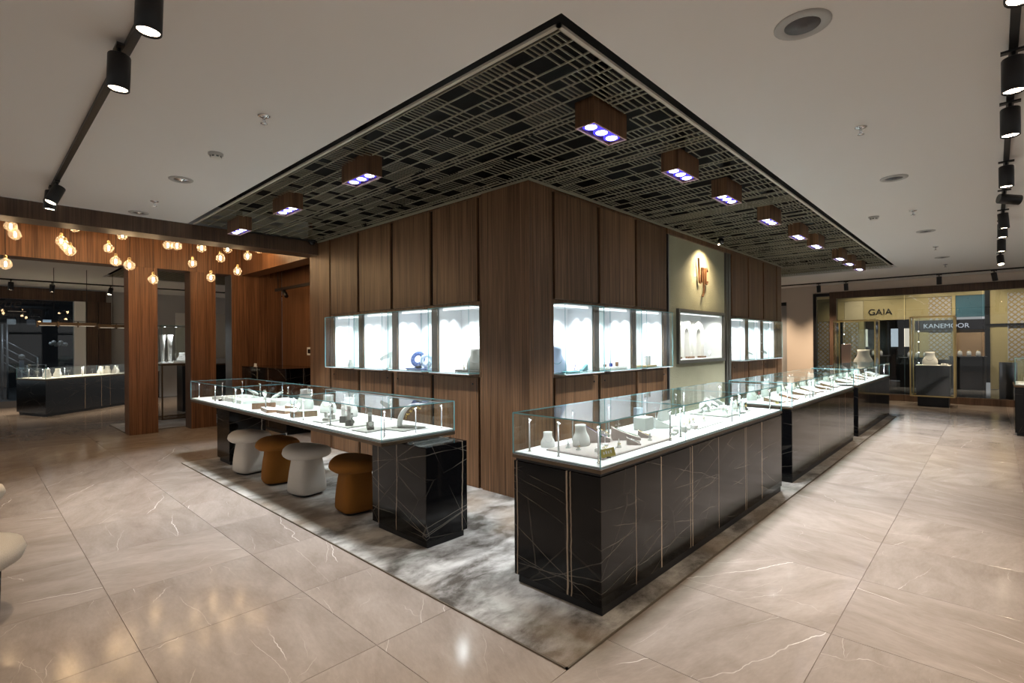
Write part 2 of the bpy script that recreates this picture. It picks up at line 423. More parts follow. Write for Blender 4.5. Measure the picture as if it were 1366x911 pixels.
def obj_of(me, name, parent=None, loc=(0, 0, 0), rz=0.0):
    o = bpy.data.objects.new(name, me); C.objects.link(o); o.parent = parent; o.location = loc; o.rotation_euler = (0, 0, rz); return o
def tag(o, label, cat, group=None, kind=None):
    o['label'] = label; o['category'] = cat
    if group: o['group'] = group
    if kind: o['kind'] = kind
    return o
def thing(name, label, cat, loc=(0, 0, 0), rz=0.0, group=None):
    o = bpy.data.objects.new(name, None); C.objects.link(o)
    o.location = loc; o.rotation_euler = (0, 0, rz); o.empty_display_size = 0.05
    return tag(o, label, cat, group)
def struct(o, label=None, cat=None):
    o['kind'] = 'structure'
    if label: o['label'] = label
    if cat: o['category'] = cat
    return o
def shell(name, label, cat):
    o = thing(name, label, cat); o['kind'] = 'structure'; return o
def copy_tree(o, parent=None):
    c = o.copy(); C.objects.link(c); c.parent = parent
    for ch in list(o.children): copy_tree(ch, c)
    return c
def spot(parent, loc, target, power, col, angle=70, blend=0.6, radius=0.03):
    d = bpy.data.lights.new('spot_light', 'SPOT'); d.energy = power; d.color = col
    d.spot_size = R(angle); d.spot_blend = blend; d.shadow_soft_size = radius
    o = bpy.data.objects.new('spot_light', d); C.objects.link(o); o.parent = parent; o.location = loc
    o.rotation_euler = (Vector(target) - Vector(loc)).to_track_quat('-Z', 'Y').to_euler()
    return o
def point(parent, loc, power, col, radius=0.03):
    d = bpy.data.lights.new('point_light', 'POINT'); d.energy = power; d.color = col; d.shadow_soft_size = radius
    o = bpy.data.objects.new('point_light', d); C.objects.link(o); o.parent = parent; o.location = loc; return o
def glass_pane(x0, y0, z0, x1, y1, z1, parent, name='glass_pane', glass='glass'):
    """A pane with clear faces and a green-blue edge; material 1 on the thin edges."""
    d = (abs(x1 - x0), abs(y1 - y0), abs(z1 - z0)); thin = d.index(min(d))
    mi = [1 if thin != 2 else 0, 1 if thin != 2 else 0, 1 if thin != 1 else 0, 1 if thin != 0 else 0, 1 if thin != 1 else 0, 1 if thin != 0 else 0]
    return MB().box(x0, y0, z0, x1, y1, z1, mi).build(name, [glass, 'edge'], parent)

ZC = 3.06                                   # ceiling height
# the setting ================================================================== floor
P, X0J, Y0J = 0.82, 0.58, 0.62              # tile pitch and one joint of each direction
floor = struct(MB().box(-9, -9, -0.12, 16.15, 18.0, -0.004).build('floor', 'grout'), 'polished beige marble floor of square tiles with pale veins', 'floor')
tile_me = MB().rbox(-P / 2 + 0.0012, -P / 2 + 0.0012, -0.004, P / 2 - 0.0012, P / 2 - 0.0012, 0.0, 0.0008).mesh('tile', 'tile')
cells = []
for i in range(-12, 20):
    for j in range(-12, 23):
        cx, cy = X0J + (i + 0.5) * P, Y0J + (j + 0.5) * P
        if cx > 16.0 or cy > 17.8: continue
        if cx > 2.4 and 1.95 < cy < 7.2 and cx < 12.4: continue          # under the rug and inside the walls
        if cx > 4.6 and 2 < cy < 12: continue
        vis = any(in_view(cx + a * P / 2, cy + b * P / 2) for a in (-1, 0, 1) for b in (-1, 0, 1))
        cells.append((0 if vis else 1, cx * cx + cy * cy, cx, cy))
cells.sort()
for k, (nv, d2, cx, cy) in enumerate(cells[:298]):
    obj_of(tile_me, 'tile', floor, (cx, cy, 0))
rest = MB()
for nv, d2, cx, cy in cells[298:]:
    rest.box(cx - P / 2 + 0.0012, cy - P / 2 + 0.0012, -0.004, cx + P / 2 - 0.0012, cy + P / 2 - 0.0012, 0.0)
o = rest.build('outer_tiles', 'tile', floor); o['kind'] = 'stuff'

# rugs
L_ = [(1.89, 1.445), (12.75, 1.445), (12.75, 3.19), (3.63, 3.19), (3.63, 7.6), (1.89, 7.6)]
rug = thing('rug', 'silver and taupe mottled rug laid in an L around the walnut walls', 'rug')
MB().prism(L_, 0.001, 0.011).build('pile', 'rug', rug)
def ring_band(poly, w, z0, z1):
    m = MB()
    for a, b in ((0, 1), (1, 2), (4, 5), (5, 0)):
        (x0, y0), (x1, y1) = poly[a], poly[b]
        m.box(min(x0, x1) - w, min(y0, y1) - w, z0, max(x0, x1) + w, max(y0, y1) + w, z1)
    return m
ring_band(L_, 0.006, 0.001, 0.0095).build('binding', 'rugedge', rug)
rug2 = thing('rug', 'mottled grey rug behind the walnut pillars under the glass tower', 'rug')
MB().prism([(1.89, 11.08), (4.6, 11.08), (4.6, 12.45), (1.89, 12.45)], 0.001, 0.011).build('pile', 'rug', rug2)
MB().box(1.882, 11.08, 0.001, 1.89, 12.46, 0.012).box(1.882, 12.45, 0.001, 4.6, 12.458, 0.012).build('binding', 'rugedge', rug2)

# ------------------------------------------------------------------ ceiling
HX, HY, HX1 = 1.93, 1.48, 13.4              # opening in the ceiling over the rug
ce = MB()
T = ZC + 0.06
ce.box(-9, -9, ZC, HX, 7.45, T).box(HX, -9, ZC, 17, HY, T).box(HX1, HY, ZC, 17, 18.2, T)
ce.box(-9, 11.03, ZC, HX + 0.15, 18.2, T).box(HX + 0.15, 14.4, ZC, HX1, 18.2, T)
ceiling = struct(ce.build('ceiling', 'paint'), 'warm white painted ceiling around the dark slatted opening', 'ceiling')
rec = MB()
rec.box(HX - 0.01, HY - 0.01, T, HX1, HY, 3.42).box(HX - 0.01, HY, T, HX, 7.45, 3.42).box(HX1, HY - 0.01, T, HX1 + 0.01, 7.45, 3.42)
rec.box(HX + 0.14, 11.03, T, HX + 0.15, 14.4, 3.42).box(HX + 0.14, 14.4, T, HX1, 14.41, 3.42)
rec.box(HX - 0.02, HY - 0.02, 3.42, HX1 + 0.02, 14.5, 3.44)
struct(rec.build('recess', 'backing', ceiling))
# rear wall of the black gap that rings the slatted field
gapm = MB().box(HX, HY, 3.10, HX + 0.012, 7.45, 3.30).box(HX, HY, 3.10, HX1, HY + 0.012, 3.30)
gapm.build('gap_liner', 'black', ceiling)

# slatted field: long slats along y, short slats along x between them
field = struct(bpy.data.objects.new('slatted_ceiling', None)); C.objects.link(field)
field['label'] = 'dark slatted ceiling field of thin olive slats in a woven pattern'; field['category'] = 'ceiling'
GX, GY = HX + 0.062, HY + 0.062
ZS0, ZS1 = ZC + 0.004, ZC + 0.013
tr = MB().box(GX, GY, ZC - 0.002, GX + 0.022, 7.45, ZS1).box(GX, GY, ZC - 0.002, 13.28, GY + 0.022, ZS1).box(13.26, GY, ZC - 0.002, 13.28, 7.45, ZS1)
tr.build('edge_trim', 'trim', field)
# thin trim where the field meets the walls
MB().box(3.64, 3.20, ZC - 0.012, 3.655, 7.45, ZS1).box(3.64, 3.185, ZC - 0.012, 11.62, 3.20, ZS1).build('wall_trim', 'slat', field)
CUBES = [('x', x, 1.86) for x in (2.76, 3.96, 5.0, 6.32, 7.55, 8.5, 10.1, 10.9, 11.85)] + [('y', 2.262, y) for y in (3.76, 5.24, 6.64)]
def hit_cube(x, y):
    for ax, cx, cy in CUBES:
        wx, wy = (0.40, 0.15) if ax == 'x' else (0.15, 0.40)
        if cx - 0.03 < x < cx + wx + 0.03 and cy - 0.03 < y < cy + wy + 0.03: return True
    return False
slats = []                                   # (x0, y0, x1, y1)
rg = random.Random(11)
xs = []; x = GX + 0.05
while x < 13.2:
    xs.append(x); x += rg.choice((0.052, 0.052, 0.08, 0.11, 0.15, 0.19))
BW = 0.0068
for k, x in enumerate(xs):
    y1lim = 7.40 if (x < 3.6 or x > 11.64) else 3.19
    y = GY + 0.022
    while y < y1lim - 0.1:
        ln = rg.uniform(0.9, 3.4)
        ye = min(y1lim, y + ln)
        if ye - y > 0.05:
            st = y
            # leave room for the lamps
            cut = [c for c in CUBES if (c[1] - 0.03 < x < c[1] + (0.43 if c[0] == 'x' else 0.18))]
            segs = [(st, ye)]
            for c in cut:
                a, b = c[2] - 0.03, c[2] + (0.18 if c[0] == 'x' else 0.43)
                segs = [s2 for s_ in segs for s2 in ((s_[0], min(s_[1], a)), (max(s_[0], b), s_[1])) if s2[1] - s2[0] > 0.03]
            for a, b in segs: slats.append((x - BW / 2, a, x + BW / 2, b))
        y = ye + rg.choice((0.0, 0.0, 0.12, 0.3))
    xn = xs[k + 1] if k + 1 < len(xs) else 13.25
    y = GY + 0.03; dens = rg.choice((0.036, 0.042, 0.05))
    while y < y1lim - 0.02:
        run = rg.randint(2, 9)
        for _ in range(run):
            if y > y1lim - 0.02: break
            xx = min(xn, 3.63) if (y > 3.19 and x < 3.6) else xn
            if xx - x > 0.02 and not hit_cube((x + xx) / 2, y): slats.append((x, y - 0.0025, xx, y + 0.0025))
            y += dens
        y += rg.choice((0.0, 0.04, 0.08, 0.12, 0.2))
slats.sort(key=lambda s: -((s[2] - s[0]) * (s[3] - s[1]) / (((s[0] + s[2]) / 2) ** 2 + ((s[1] + s[3]) / 2) ** 2)))
rest = MB()
for k, (a, b, c, d) in enumerate(slats):
    if k < 290:
        MB().box(a - (a + c) / 2, b - (b + d) / 2, 0, c - (a + c) / 2, d - (b + d) / 2, ZS1 - ZS0).build('slat', 'slat', field, ((a + c) / 2, (b + d) / 2, ZS0))
    else:
        rest.box(a, b, ZS0 + 0.003, c, d, ZS1)
o = rest.build('fine_slats', 'slat', field); o['kind'] = 'stuff'
# coarse field behind the pillars and over the side passage
rest = MB()
x = 2.15
while x < 6.0:
    rest.box(x, 11.1, ZS0, x + 0.012, 14.34, ZS1); x += 0.09
y = 11.12
while y < 14.34:
    rest.box(2.15, y, ZS0, 6.0, y + 0.009, ZS1); y += 0.055
x = 3.72
while x < 4.5:
    rest.box(x, 7.8, ZS0, x + 0.012, 10.6, ZS1); x += 0.1
y = 7.85
while y < 10.6:
    rest.box(3.7, y, ZS0, 4.5, y + 0.009, ZS1); y += 0.06
o = rest.build('passage_slats', 'slat', field); o['kind'] = 'stuff'

# ------------------------------------------------------------------ walnut walls
XW, YW = 3.66, 3.22
NL = [(3.93 + 0.80 * k, 3.93 + 0.80 * k + 0.67) for k in range(4)]                       # niches of the left wall (y)
NR = [(4.06 + 0.815 * k, 4.06 + 0.815 * k + 0.69) for k in range(3)] + [(8.84 + 0.82 * k, 8.84 + 0.82 * k + 0.69) for k in range(3)]
NZ0, NZ1, ND = 1.20, 1.90, 0.36
wl = shell('wall_left', 'walnut panelled wall behind the stools with four lit showcases', 'wall')
b = MB()
g = 0.028                                                                               # panels stand proud of the body
b.box(XW + g, 3.84, NZ1 + 0.012, 4.12, 7.70, 3.42).box(XW + g, 3.84, 0, 4.12, 7.70, NZ0 - 0.012)
ys = [3.84] + [v for n in NL for v in (n[0] - 0.012, n[1] + 0.012)] + [7.70]
for a, c in zip(ys[0::2], ys[1::2]): b.box(XW + g, a, NZ0 - 0.012, 4.12, c, NZ1 + 0.012)
b.build('core', 'groove', wl)
lm = MB().rbox(XW, -0.383, 0, XW + g, 0.383, 1.0, 0.003)
for k in range(4):
    y0, y1 = 3.93 + 0.80 * k + 0.002, 3.93 + 0.80 * k + 0.745
    MB().rbox(XW - 0.004, y0, 1.955, XW + g, y1, 3.035, 0.004).build('upper_panel', 'wood', wl)
    p = MB().rbox(XW, y0, 0.0, XW + g, y1, 1.155, 0.004).build('lower_door', 'wood', wl)
    yl = y0 + 0.08 if k % 2 == 0 else y1 - 0.08
    MB().lathe([(0.011, 0), (0.011, 0.006), (0.004, 0.0065)], 0, 0, 10).xf(Matrix.Translation((XW + 0.001, yl, 1.085)) @ Matrix.Rotation(-PI / 2, 4, 'Y')).build('lock', 'metal_black', p)
for z0, z1 in ((1.915, 1.95), (1.158, 1.186)):
    MB().box(XW + 0.01, 3.90, z0, XW + g, 7.10, z1).build('rail', 'wood', wl)
for k in range(5):
    ya = NL[k - 1][1] + 0.013 if k else 3.885
    yb = NL[k][0] - 0.013 if k < 4 else 7.105
    MB().box(XW + 0.008, ya, 1.186, XW + g, yb, 1.915).build('mullion', 'wood', wl)
MB().box(XW + 0.006, 3.89, 3.036, XW + g, 7.1, 3.06).build('head_rail', 'wood', wl)
MB().rbox(XW, 7.115, 0, 4.12, 7.745, 3.058, 0.004).build('end_panel', 'wood', wl)
corner = shell('trim_1', 'wide walnut corner post between the two showcase walls', 'post')
MB().rbox(XW - 0.03, YW - 0.03, 0.0, XW + g, 3.845, ZC - 0.013, 0.004).build('post_face', 'wood', corner)
MB().rbox(XW + g, YW - 0.03, 0.0, 3.99, YW + 0.1, ZC - 0.013, 0.004).build('post_face', 'wood', corner)
MB().box(XW + 0.018, 3.845, 0, XW + g, 3.92, ZC - 0.013).build('reveal', 'wood', corner)

wr = shell('wall_right', 'walnut panelled wall behind the marble counters with lit showcases and green plaster bay', 'wall')
b = MB()
for s0, s1, ns in ((3.99, 6.50, NR[:3]), (8.80, 11.58, NR[3:])):
    b.box(s0, YW + g, NZ1 + 0.012, s1, 3.68, 3.42).box(s0, YW + g, 0, s1, 3.68, NZ0 - 0.012)
    xs_ = [s0] + [v for n in ns for v in (n[0] - 0.012, n[1] + 0.012)] + [s1]
    for a, c in zip(xs_[0::2], xs_[1::2]):
        if c - a > 0.001: b.box(a, YW + g, NZ0 - 0.012, c, 3.68, NZ1 + 0.012)
b.build('core', 'groove', wr)
for q, (x0, x1) in enumerate(NR):
    w0, w1 = x0 + 0.002, x0 + 0.765
    if q == 2: w1 = 6.47
    MB().rbox(w0, YW - 0.004, 1.955, w1, YW + g, 3.035, 0.004).build('upper_panel', 'wood', wr)
    p = MB().rbox(w0, YW, 0.0, w1, YW + g, 1.155, 0.004).build('lower_door', 'wood', wr)
    xl = w1 - 0.08 if q % 2 == 0 else w0 + 0.08
    MB().lathe([(0.011, 0), (0.011, 0.006), (0.004, 0.0065)], 0, 0, 10).xf(Matrix.Translation((xl, YW + 0.001, 1.085)) @ Matrix.Rotation(PI / 2, 4, 'X')).build('lock', 'metal_black', p)
for s0, s1 in ((4.03, 6.49), (8.82, 11.5)):
    for z0, z1 in ((1.915, 1.95), (1.158, 1.186), (3.036, 3.06)):
        MB().box(s0, YW + 0.01, z0, s1, YW + g, z1).build('rail', 'wood', wr)
for s0, s1, ns in ((4.03, 6.49, NR[:3]), (8.82, 11.3, NR[3:])):
    xs_ = [s0] + [v for n in ns for v in (n[0] - 0.013, n[1] + 0.013)] + [s1]
    for a, c in zip(xs_[0::2], xs_[1::2]):
        if c - a > 0.004: MB().box(a, YW + 0.008, 1.186, c, YW + g, 1.915).build('mullion', 'wood', wr)
MB().rbox(11.31, YW, 0, 11.60, 3.68, 3.058, 0.004).build('end_panel', 'wood', wr)
# plaster bay
bay = MB()
bx0, bx1, fz0, fz1, fx0, fx1 = 6.60, 8.56, 1.21, 1.985, 6.80, 8.49
bay.box(bx0, YW + 0.02, 0, bx1, YW + 0.08, fz0).box(bx0, YW + 0.02, fz1, bx1, YW + 0.08, 2.985)
bay.box(bx0, YW + 0.02, fz0, fx0, YW + 0.08, fz1).box(fx1, YW + 0.02, fz0, bx1, YW + 0.08, fz1)
o = bay.build('plaster_bay', 'stucco', wr); o['label'] = 'green textured plaster bay'
for a, c, m in ((6.50, 6.535, 'groove'), (6.535, 6.56, 'steel'), (6.56, 6.60, 'groove'), (8.56, 8.60, 'groove'), (8.60, 8.66, 'framegrey'), (8.66, 8.70, 'groove'), (8.70, 8.79, 'framegrey')):
    MB().box(a, YW + (0.0 if m != 'groove' else 0.05), 0, c, YW + 0.09, 3.0).build('bay_reveal', m, wr)
MB().box(6.49, YW - 0.012, 2.985, 8.80, YW + 0.09, 3.058).build('bay_header', 'wood', wr)
MB().box(6.5, YW + 0.09, 0, 8.8, 3.2 + 0.4, 0.9).box(6.5, 3.66, 0.9, 8.8, 3.68, 3.42).build('bay_back', 'groove', wr)
# framed window of the bay
win = thing('framed_showcase', 'long lit showcase window with dark metal frame set in green plaster', 'showcase', (fx0, YW, fz0))
fw, fh = fx1 - fx0, fz1 - fz0
f = MB(); t_ = 0.045
f.box(0, -0.02, 0, fw, 0.02, t_).box(0, -0.02, fh - t_, fw, 0.02, fh).box(0, -0.02, t_, t_, 0.02, fh - t_).box(fw - t_, -0.02, t_, fw, 0.02, fh - t_)
f.build('frame', 'framegrey', win)
ln = MB()
ln.box(t_, 0.02, t_, fw - t_, 0.36, t_ + 0.012).box(t_, 0.02, fh - t_ - 0.012, fw - t_, 0.36, fh - t_).box(t_, 0.36, t_, fw - t_, 0.372, fh - t_)
ln.box(t_, 0.02, t_ + 0.012, t_ + 0.012, 0.36, fh - t_ - 0.012).box(fw - t_ - 0.012, 0.02, t_ + 0.012, fw - t_, 0.36, fh - t_ - 0.012)
ln.build('lining', 'niche', win)
glass_pane(t_, 0.0, t_, fw - t_, 0.006, fh - t_, win)
MB().box(t_ + 0.05, 0.04, fh - t_ - 0.022, fw - t_ - 0.05, 0.06, fh - t_ - 0.013).build('light_strip', 'strip', win)
for k in range(5):
    xx = 0.2 + k * (fw - 0.4) / 4
    spot(win, (xx, 0.05, fh - t_ - 0.03), (xx, 0.24, 0.1), E_NICHE * 1.1, NEUT, 130, 1.0, 0.03)

# wall showcases
def wall_case(label, axis, a0, a1, group):
    w = a1 - a0
    if axis == 'y': root = thing('wall_showcase', label, 'showcase', (XW, a0, NZ0), R(90), group); flip = -1
    else: root = thing('wall_showcase', label, 'showcase', (a0, YW, NZ0), 0, group); flip = 1
    # local: x along the wall, y into the wall (positive), z up.  For the left wall local y points to -x, so mirror it.
    def Y(v): return v * flip
    h = NZ1 - NZ0; t = 0.011
    m = MB()
    m.box(-t, Y(g + 0.001), -t, w + t, Y(ND), 0).box(-t, Y(g + 0.001), h, w + t, Y(ND), h + t).box(-t, Y(ND), -t, w + t, Y(ND + t), h + t)
    m.box(-t, Y(g + 0.001), 0, 0, Y(ND), h).box(w, Y(g + 0.001), 0, w + t, Y(ND), h)
    m.build('lining', 'niche', root)
    MB().box(0, Y(-0.13), -0.012, w, Y(g), -0.004).build('shelf', 'whitebase', root)
    d = 0.13; q = 0.006
    glass_pane(0, Y(-d), 0, w, Y(-d + q), h, root)
    glass_pane(-q, Y(-d), 0, 0, Y(g), h, root); glass_pane(w, Y(-d), 0, w + q, Y(g), h, root)
    glass_pane(-q, Y(-d), h, w + q, Y(g), h + q, root); glass_pane(-q, Y(-d), -0.004, w + q, Y(g), 0.002, root)
    MB().box(0.04, Y(0.05), h - 0.012, w - 0.04, Y(0.07), h - 0.002).build('light_strip', 'strip', root)
    for k in (0.27, 0.73):
        spot(root, (w * k, Y(ND - 0.09), h - 0.03), (w * k, Y(ND - 0.05), -0.2), E_NICHE * 0.22, COOL, 80, 0.6, 0.012)
    e = w - 0.07 if axis == 'y' else w - 0.07
    for k in (0.10, 0.24):
        spot(root, (e, Y(k), h - 0.03), (e + 0.04, Y(k), -0.2), E_NICHE * 0.16, COOL, 80, 0.6, 0.012)
    spot(root, (w * 0.5, Y(0.06), h - 0.03), (w * 0.5, Y(0.1), 0), E_NICHE * 2.4, COOL, 150, 1.0, 0.05)
    return root
names_l = ['lit glass wall showcase with a bust before a grey card, next to the corner post', 'lit glass wall showcase holding two blue round stands', 'lit glass wall showcase holding a white leaf shaped stand', 'lit glass wall showcase next to the brown end panel by the passage']
for (a, c), nm in zip(NL, names_l): wall_case(nm, 'y', a, c, 'showcases in the walnut wall behind the stools')
names_r = ['lit glass wall showcase with a pale blue necklace bust, next to the corner post', 'lit glass wall showcase with tiny coloured rings on a white slab', 'lit glass wall showcase with a gold tray, next to the green bay',
           'lit glass wall showcase right after the green plaster bay', 'lit glass wall showcase in the middle of the trio past the green bay', 'lit glass wall showcase next to the wall end past the green bay']
for (a, c), nm in zip(NR, names_r): wall_case(nm, 'x', a, c, 'showcases in the walnut wall behind the counters')

# logo on the plaster bay
logo = thing('wall_logo', 'raised copper logo of slim letters on the green plaster bay', 'sign', (7.46, YW + 0.02, 2.2))
def ribbon(pts, w, y0=-0.045, y1=-0.02):
    m = MB(); L, Rr_ = [], []
    for i, (x, z) in enumerate(pts):
        a = Vector(pts[max(i - 1, 0)]); b_ = Vector(pts[min(i + 1, len(pts) - 1)]); d = (b_ - a).normalized(); nrm = Vector((-d.y, d.x))
        ww = w[i] if isinstance(w, (list, tuple)) else w
        L.append((x + nrm.x * ww / 2, z + nrm.y * ww / 2)); Rr_.append((x - nrm.x * ww / 2, z - nrm.y * ww / 2))
    rings = [[(L[i][0], y0, L[i][1]), (L[i][0], y1, L[i][1]), (Rr_[i][0], y1, Rr_[i][1]), (Rr_[i][0], y0, Rr_[i][1])] for i in range(len(pts))]
    return m.loft(rings, 0, False)
ribbon([(0.02, 0.57), (0.03, 0.50), (0.04, 0.44), (0.045, 0.34), (0.05, 0.24), (0.065, 0.205), (0.09, 0.20)], [0.012, 0.022, 0.028, 0.03, 0.03, 0.026, 0.018]).build('letter', 'copper', logo)
ribbon([(0.135, 0.44), (0.14, 0.40), (0.14, 0.28), (0.14, 0.21)], [0.018, 0.026, 0.026, 0.022]).build('letter', 'copper', logo)
ribbon([(0.20, 0.44), (0.205, 0.3), (0.21, 0.12), (0.20, 0.05), (0.16, 0.0)], [0.02, 0.026, 0.026, 0.022, 0.016]).build('letter', 'copper', logo)
ribbon([(0.345, 0.39), (0.315, 0.43), (0.285, 0.43), (0.275, 0.39), (0.275, 0.25), (0.285, 0.205), (0.315, 0.20), (0.345, 0.24)], [0.02, 0.028, 0.028, 0.028, 0.028, 0.028, 0.028, 0.02]).build('letter', 'copper', logo)
MB().lathe([(0.001, 0), (0.022, 0), (0.018, 0.012), (0.001, 0.014)], 0, 0, 14).xf(Matrix.Translation((-0.035, -0.0005, 0.31)) @ Matrix.Rotation(PI / 2, 4, 'X')).build('hot_spot', emit('logo_glow', (1.0, 0.80, 0.50), 2.5), logo)  # glowing disc added as the bright hot spot left of the letters
point(logo, (-0.035, -0.03, 0.31), 0.35, (1.0, 0.78, 0.46), 0.012)

# ------------------------------------------------------------------ triple downlight boxes under the slats
def make_cube_light():
    root = thing('ceiling_downlight', 'walnut box', 'downlight')
    h, L, w, t = 0.17, 0.40, 0.15, 0.009
    b = MB().box(0, 0, 0, L, t, h).box(0, w - t, 0, L, w, h).box(0, t, 0, t, w - t, h).box(L - t, t, 0, L, w - t, h).box(t, t, h - t, L - t, w - t, h)
    b.build('housing', 'wood', root)
    MB().box(0, 0, -0.003, L, t, 0).box(0, w - t, -0.003, L, w, 0).box(0, t, -0.003, t, w - t, 0).box(L - t, t, -0.003, L, w - t, 0).build('rim', 'pink', root)
    MB().box(t, t, 0.045, L - t, w - t, 0.05).build('baffle', 'metal_black', root)
    MB().box(0.14, 0.06, h, 0.26, 0.09, 3.42 - 2.92 - 0.002).build('hanger', 'metal_black', root)
    for k in range(3):
        cx = 0.075 + 0.125 * k
        q = MB().lathe([(0.040, 0.010), (0.056, 0.010), (0.058, 0.03), (0.057, 0.044)], cx, w / 2, 20, cap=False).build('lamp_ring', 'led_ring', root)
        MB().lathe([(0.001, 0.0), (0.025, 0.002), (0.039, 0.009), (0.040, 0.02), (0.001, 0.021)], cx, w / 2, 20).build('lens', 'led_cool', q)
    return root
proto = make_cube_light()
cube_lab = ['walnut box downlight with three lenses above the counters, first from the ceiling corner'] + \
           ['walnut box downlight with three lenses above the counters, %s from the ceiling corner' % s for s in ('second', 'third', 'fourth', 'fifth', 'sixth', 'seventh', 'eighth', 'ninth')] + \
           ['walnut box downlight with three lenses above the stools table, %s' % s for s in ('nearest the ceiling corner', 'middle of three', 'next to the front beam')]
for k, (ax, cx, cy) in enumerate(CUBES):
    o = proto if k == 0 else copy_tree(proto)
    o['label'] = cube_lab[k]; o['group'] = 'triple box downlights in the slatted ceiling'
    if ax == 'x': o.location = (cx, cy, 2.92); o.rotation_euler = (0, 0, 0)
    else: o.location = (cx + 0.15, cy, 2.92); o.rotation_euler = (0, 0, R(90))
    spot(o, (0.2, 0.075, -0.02), (0.2, 0.075, -2), E_CUBE, (0.95, 0.975, 1.0), 84, 0.4, 0.08)

# ------------------------------------------------------------------ track lights
def track(label, ax, fixed, a0, a1):
    if ax == 'y': m = MB().box(-0.018, 0, -0.03, 0.018, a1 - a0, 0); loc = (fixed, a0, ZC)
    else: m = MB().box(0, -0.018, -0.03, a1 - a0, 0.018, 0); loc = (a0, fixed, ZC)
    o = thing('lighting_track', label, 'track', loc)
    m.build('rail', 'metal_black', o)
    mm = MB().box(-0.02, -0.02, -0.034, 0.02, 0.02, -0.001); mm.build('end_cap', 'metal_black', o)
    return o
def make_track_lamp():
    root = thing('track_spotlight', 'x', 'spotlight')
    MB().box(-0.017, -0.05, -0.012, 0.017, 0.05, 0).build('adapter', 'metal_black', root)
    MB().tube([(0, 0, -0.012), (0, 0, -0.045)], 0.010, 8).build('stem', 'metal_black', root)
    h = bpy.data.objects.new('head', MB().lathe([(0.046, 0.05), (0.049, 0.045), (0.049, -0.125), (0.045, -0.128), (0.043, -0.118)], 0, 0, 18).mesh('head', 'metal_black')); C.objects.link(h)
    h.parent = root; h.location = (0, 0, -0.095)
    MB().lathe([(0.001, -0.112), (0.042, -0.112), (0.042, -0.118), (0.001, -0.118)], 0, 0, 18).build('lens', 'led_warm', h)
    return root
tl = make_track_lamp()
used = [False]
def lamp_at(x, y, tilt, az, label, group, power=1.0, ang=95, lit=True):
    o = tl if not used[0] else copy_tree(tl); used[0] = True
    o.location = (x, y, ZC - 0.03); o['label'] = label; o['group'] = group
    h = [c for c in o.children if c.name.startswith('head')][0]
    h.rotation_euler = (0, R(tilt), R(az))
    if lit: spot(h, (0, 0, -0.135), (0, 0, -2), E_TRACK * power, WARM, ang, 1.0, 0.04)
    else:
        pass
    return o
track('black lighting track along the ceiling left of the rug', 'y', 0.58, -2.6, 7.3)
gl = 'spotlights on the track left of the rug'
lamp_at(0.53, 2.56, 2, 0, 'black cylinder spotlight hanging straight on the left track, before the second one', gl)
lamp_at(0.54, 3.24, 2, 0, 'black cylinder spotlight hanging straight on the left track, before the bare stretch', gl)
lamp_at(0.58, 6.28, 24, 20, 'black cylinder spotlight tilted sideways near the end of the left track', gl)
lamp_at(0.56, 6.52, 5, 0, 'small black spotlight last on the left track beside the front beam', gl)
lamp_at(0.58, 1.2, 10, 0, 'unseen added spotlight on the left track ahead of the lounge chairs', gl)  # this lamp and the next are out of view, added to light the near floor
lamp_at(0.58, -0.4, 10, 0, 'unseen added spotlight at the near end of the left track', gl)
track('black lighting track along the ceiling right of the counters', 'x', -0.08, 0.4, 13.2)
gl = 'spotlights on the track right of the counters'
nums = ['first', 'second', 'third', 'fourth', 'fifth', 'sixth', 'seventh', 'eighth']
for k, (x, t, az) in enumerate(((3.78, 2, 0), (4.58, 2, 0), (6.07, 2, 0), (7.2, 80, 115), (8.28, 4, 90), (9.0, 4, 0), (10.4, 4, 0), (12.3, 25, 10))):
    lamp_at(x, -0.08, t, az, 'black cylinder spotlight %s on the right track, %s from its near end' % ('aimed sideways' if t > 60 else 'aimed down', nums[k]), gl)
for k, x in enumerate((0.6, 1.7, 2.8)):  # lamps outside the view, added to light the front floor
    lamp_at(x, -0.08, 10, 0, 'unseen added spotlight on the right track before the counters, ' + nums[k], gl)
track('black lighting track across the ceiling before the far shopfront', 'y', 15.3, -3.0, 9.0)
gl = 'spotlights before the far shopfront'
for k, y in enumerate((3.35, 2.74, 0.92)):
    lamp_at(15.3, y, 12, 180, 'small black spotlight on the cross track before the far shopfront, ' + nums[k] + ' from the beige wall', gl, 2.2)
lamp_at(15.3, 4.6, 16, 200, 'small black spotlight on the cross track behind the walnut wall end', gl, 2.2)
lamp_at(15.3, 0.0, 18, 150, 'small black spotlight tilted on the cross track before the far shopfront', gl)
track('black lighting track across the ceiling before the dark shop window', 'x', 16.2, -3.0, 9.0)
gl = 'spotlights before the dark shop window'
for k, x in enumerate((0.7, 1.4, 2.5, 4.4)):
    lamp_at(x, 16.2, 20 if k == 2 else 4, 40, 'small black spotlight on the track before the dark shop window, ' + nums[k], gl, 2.0)

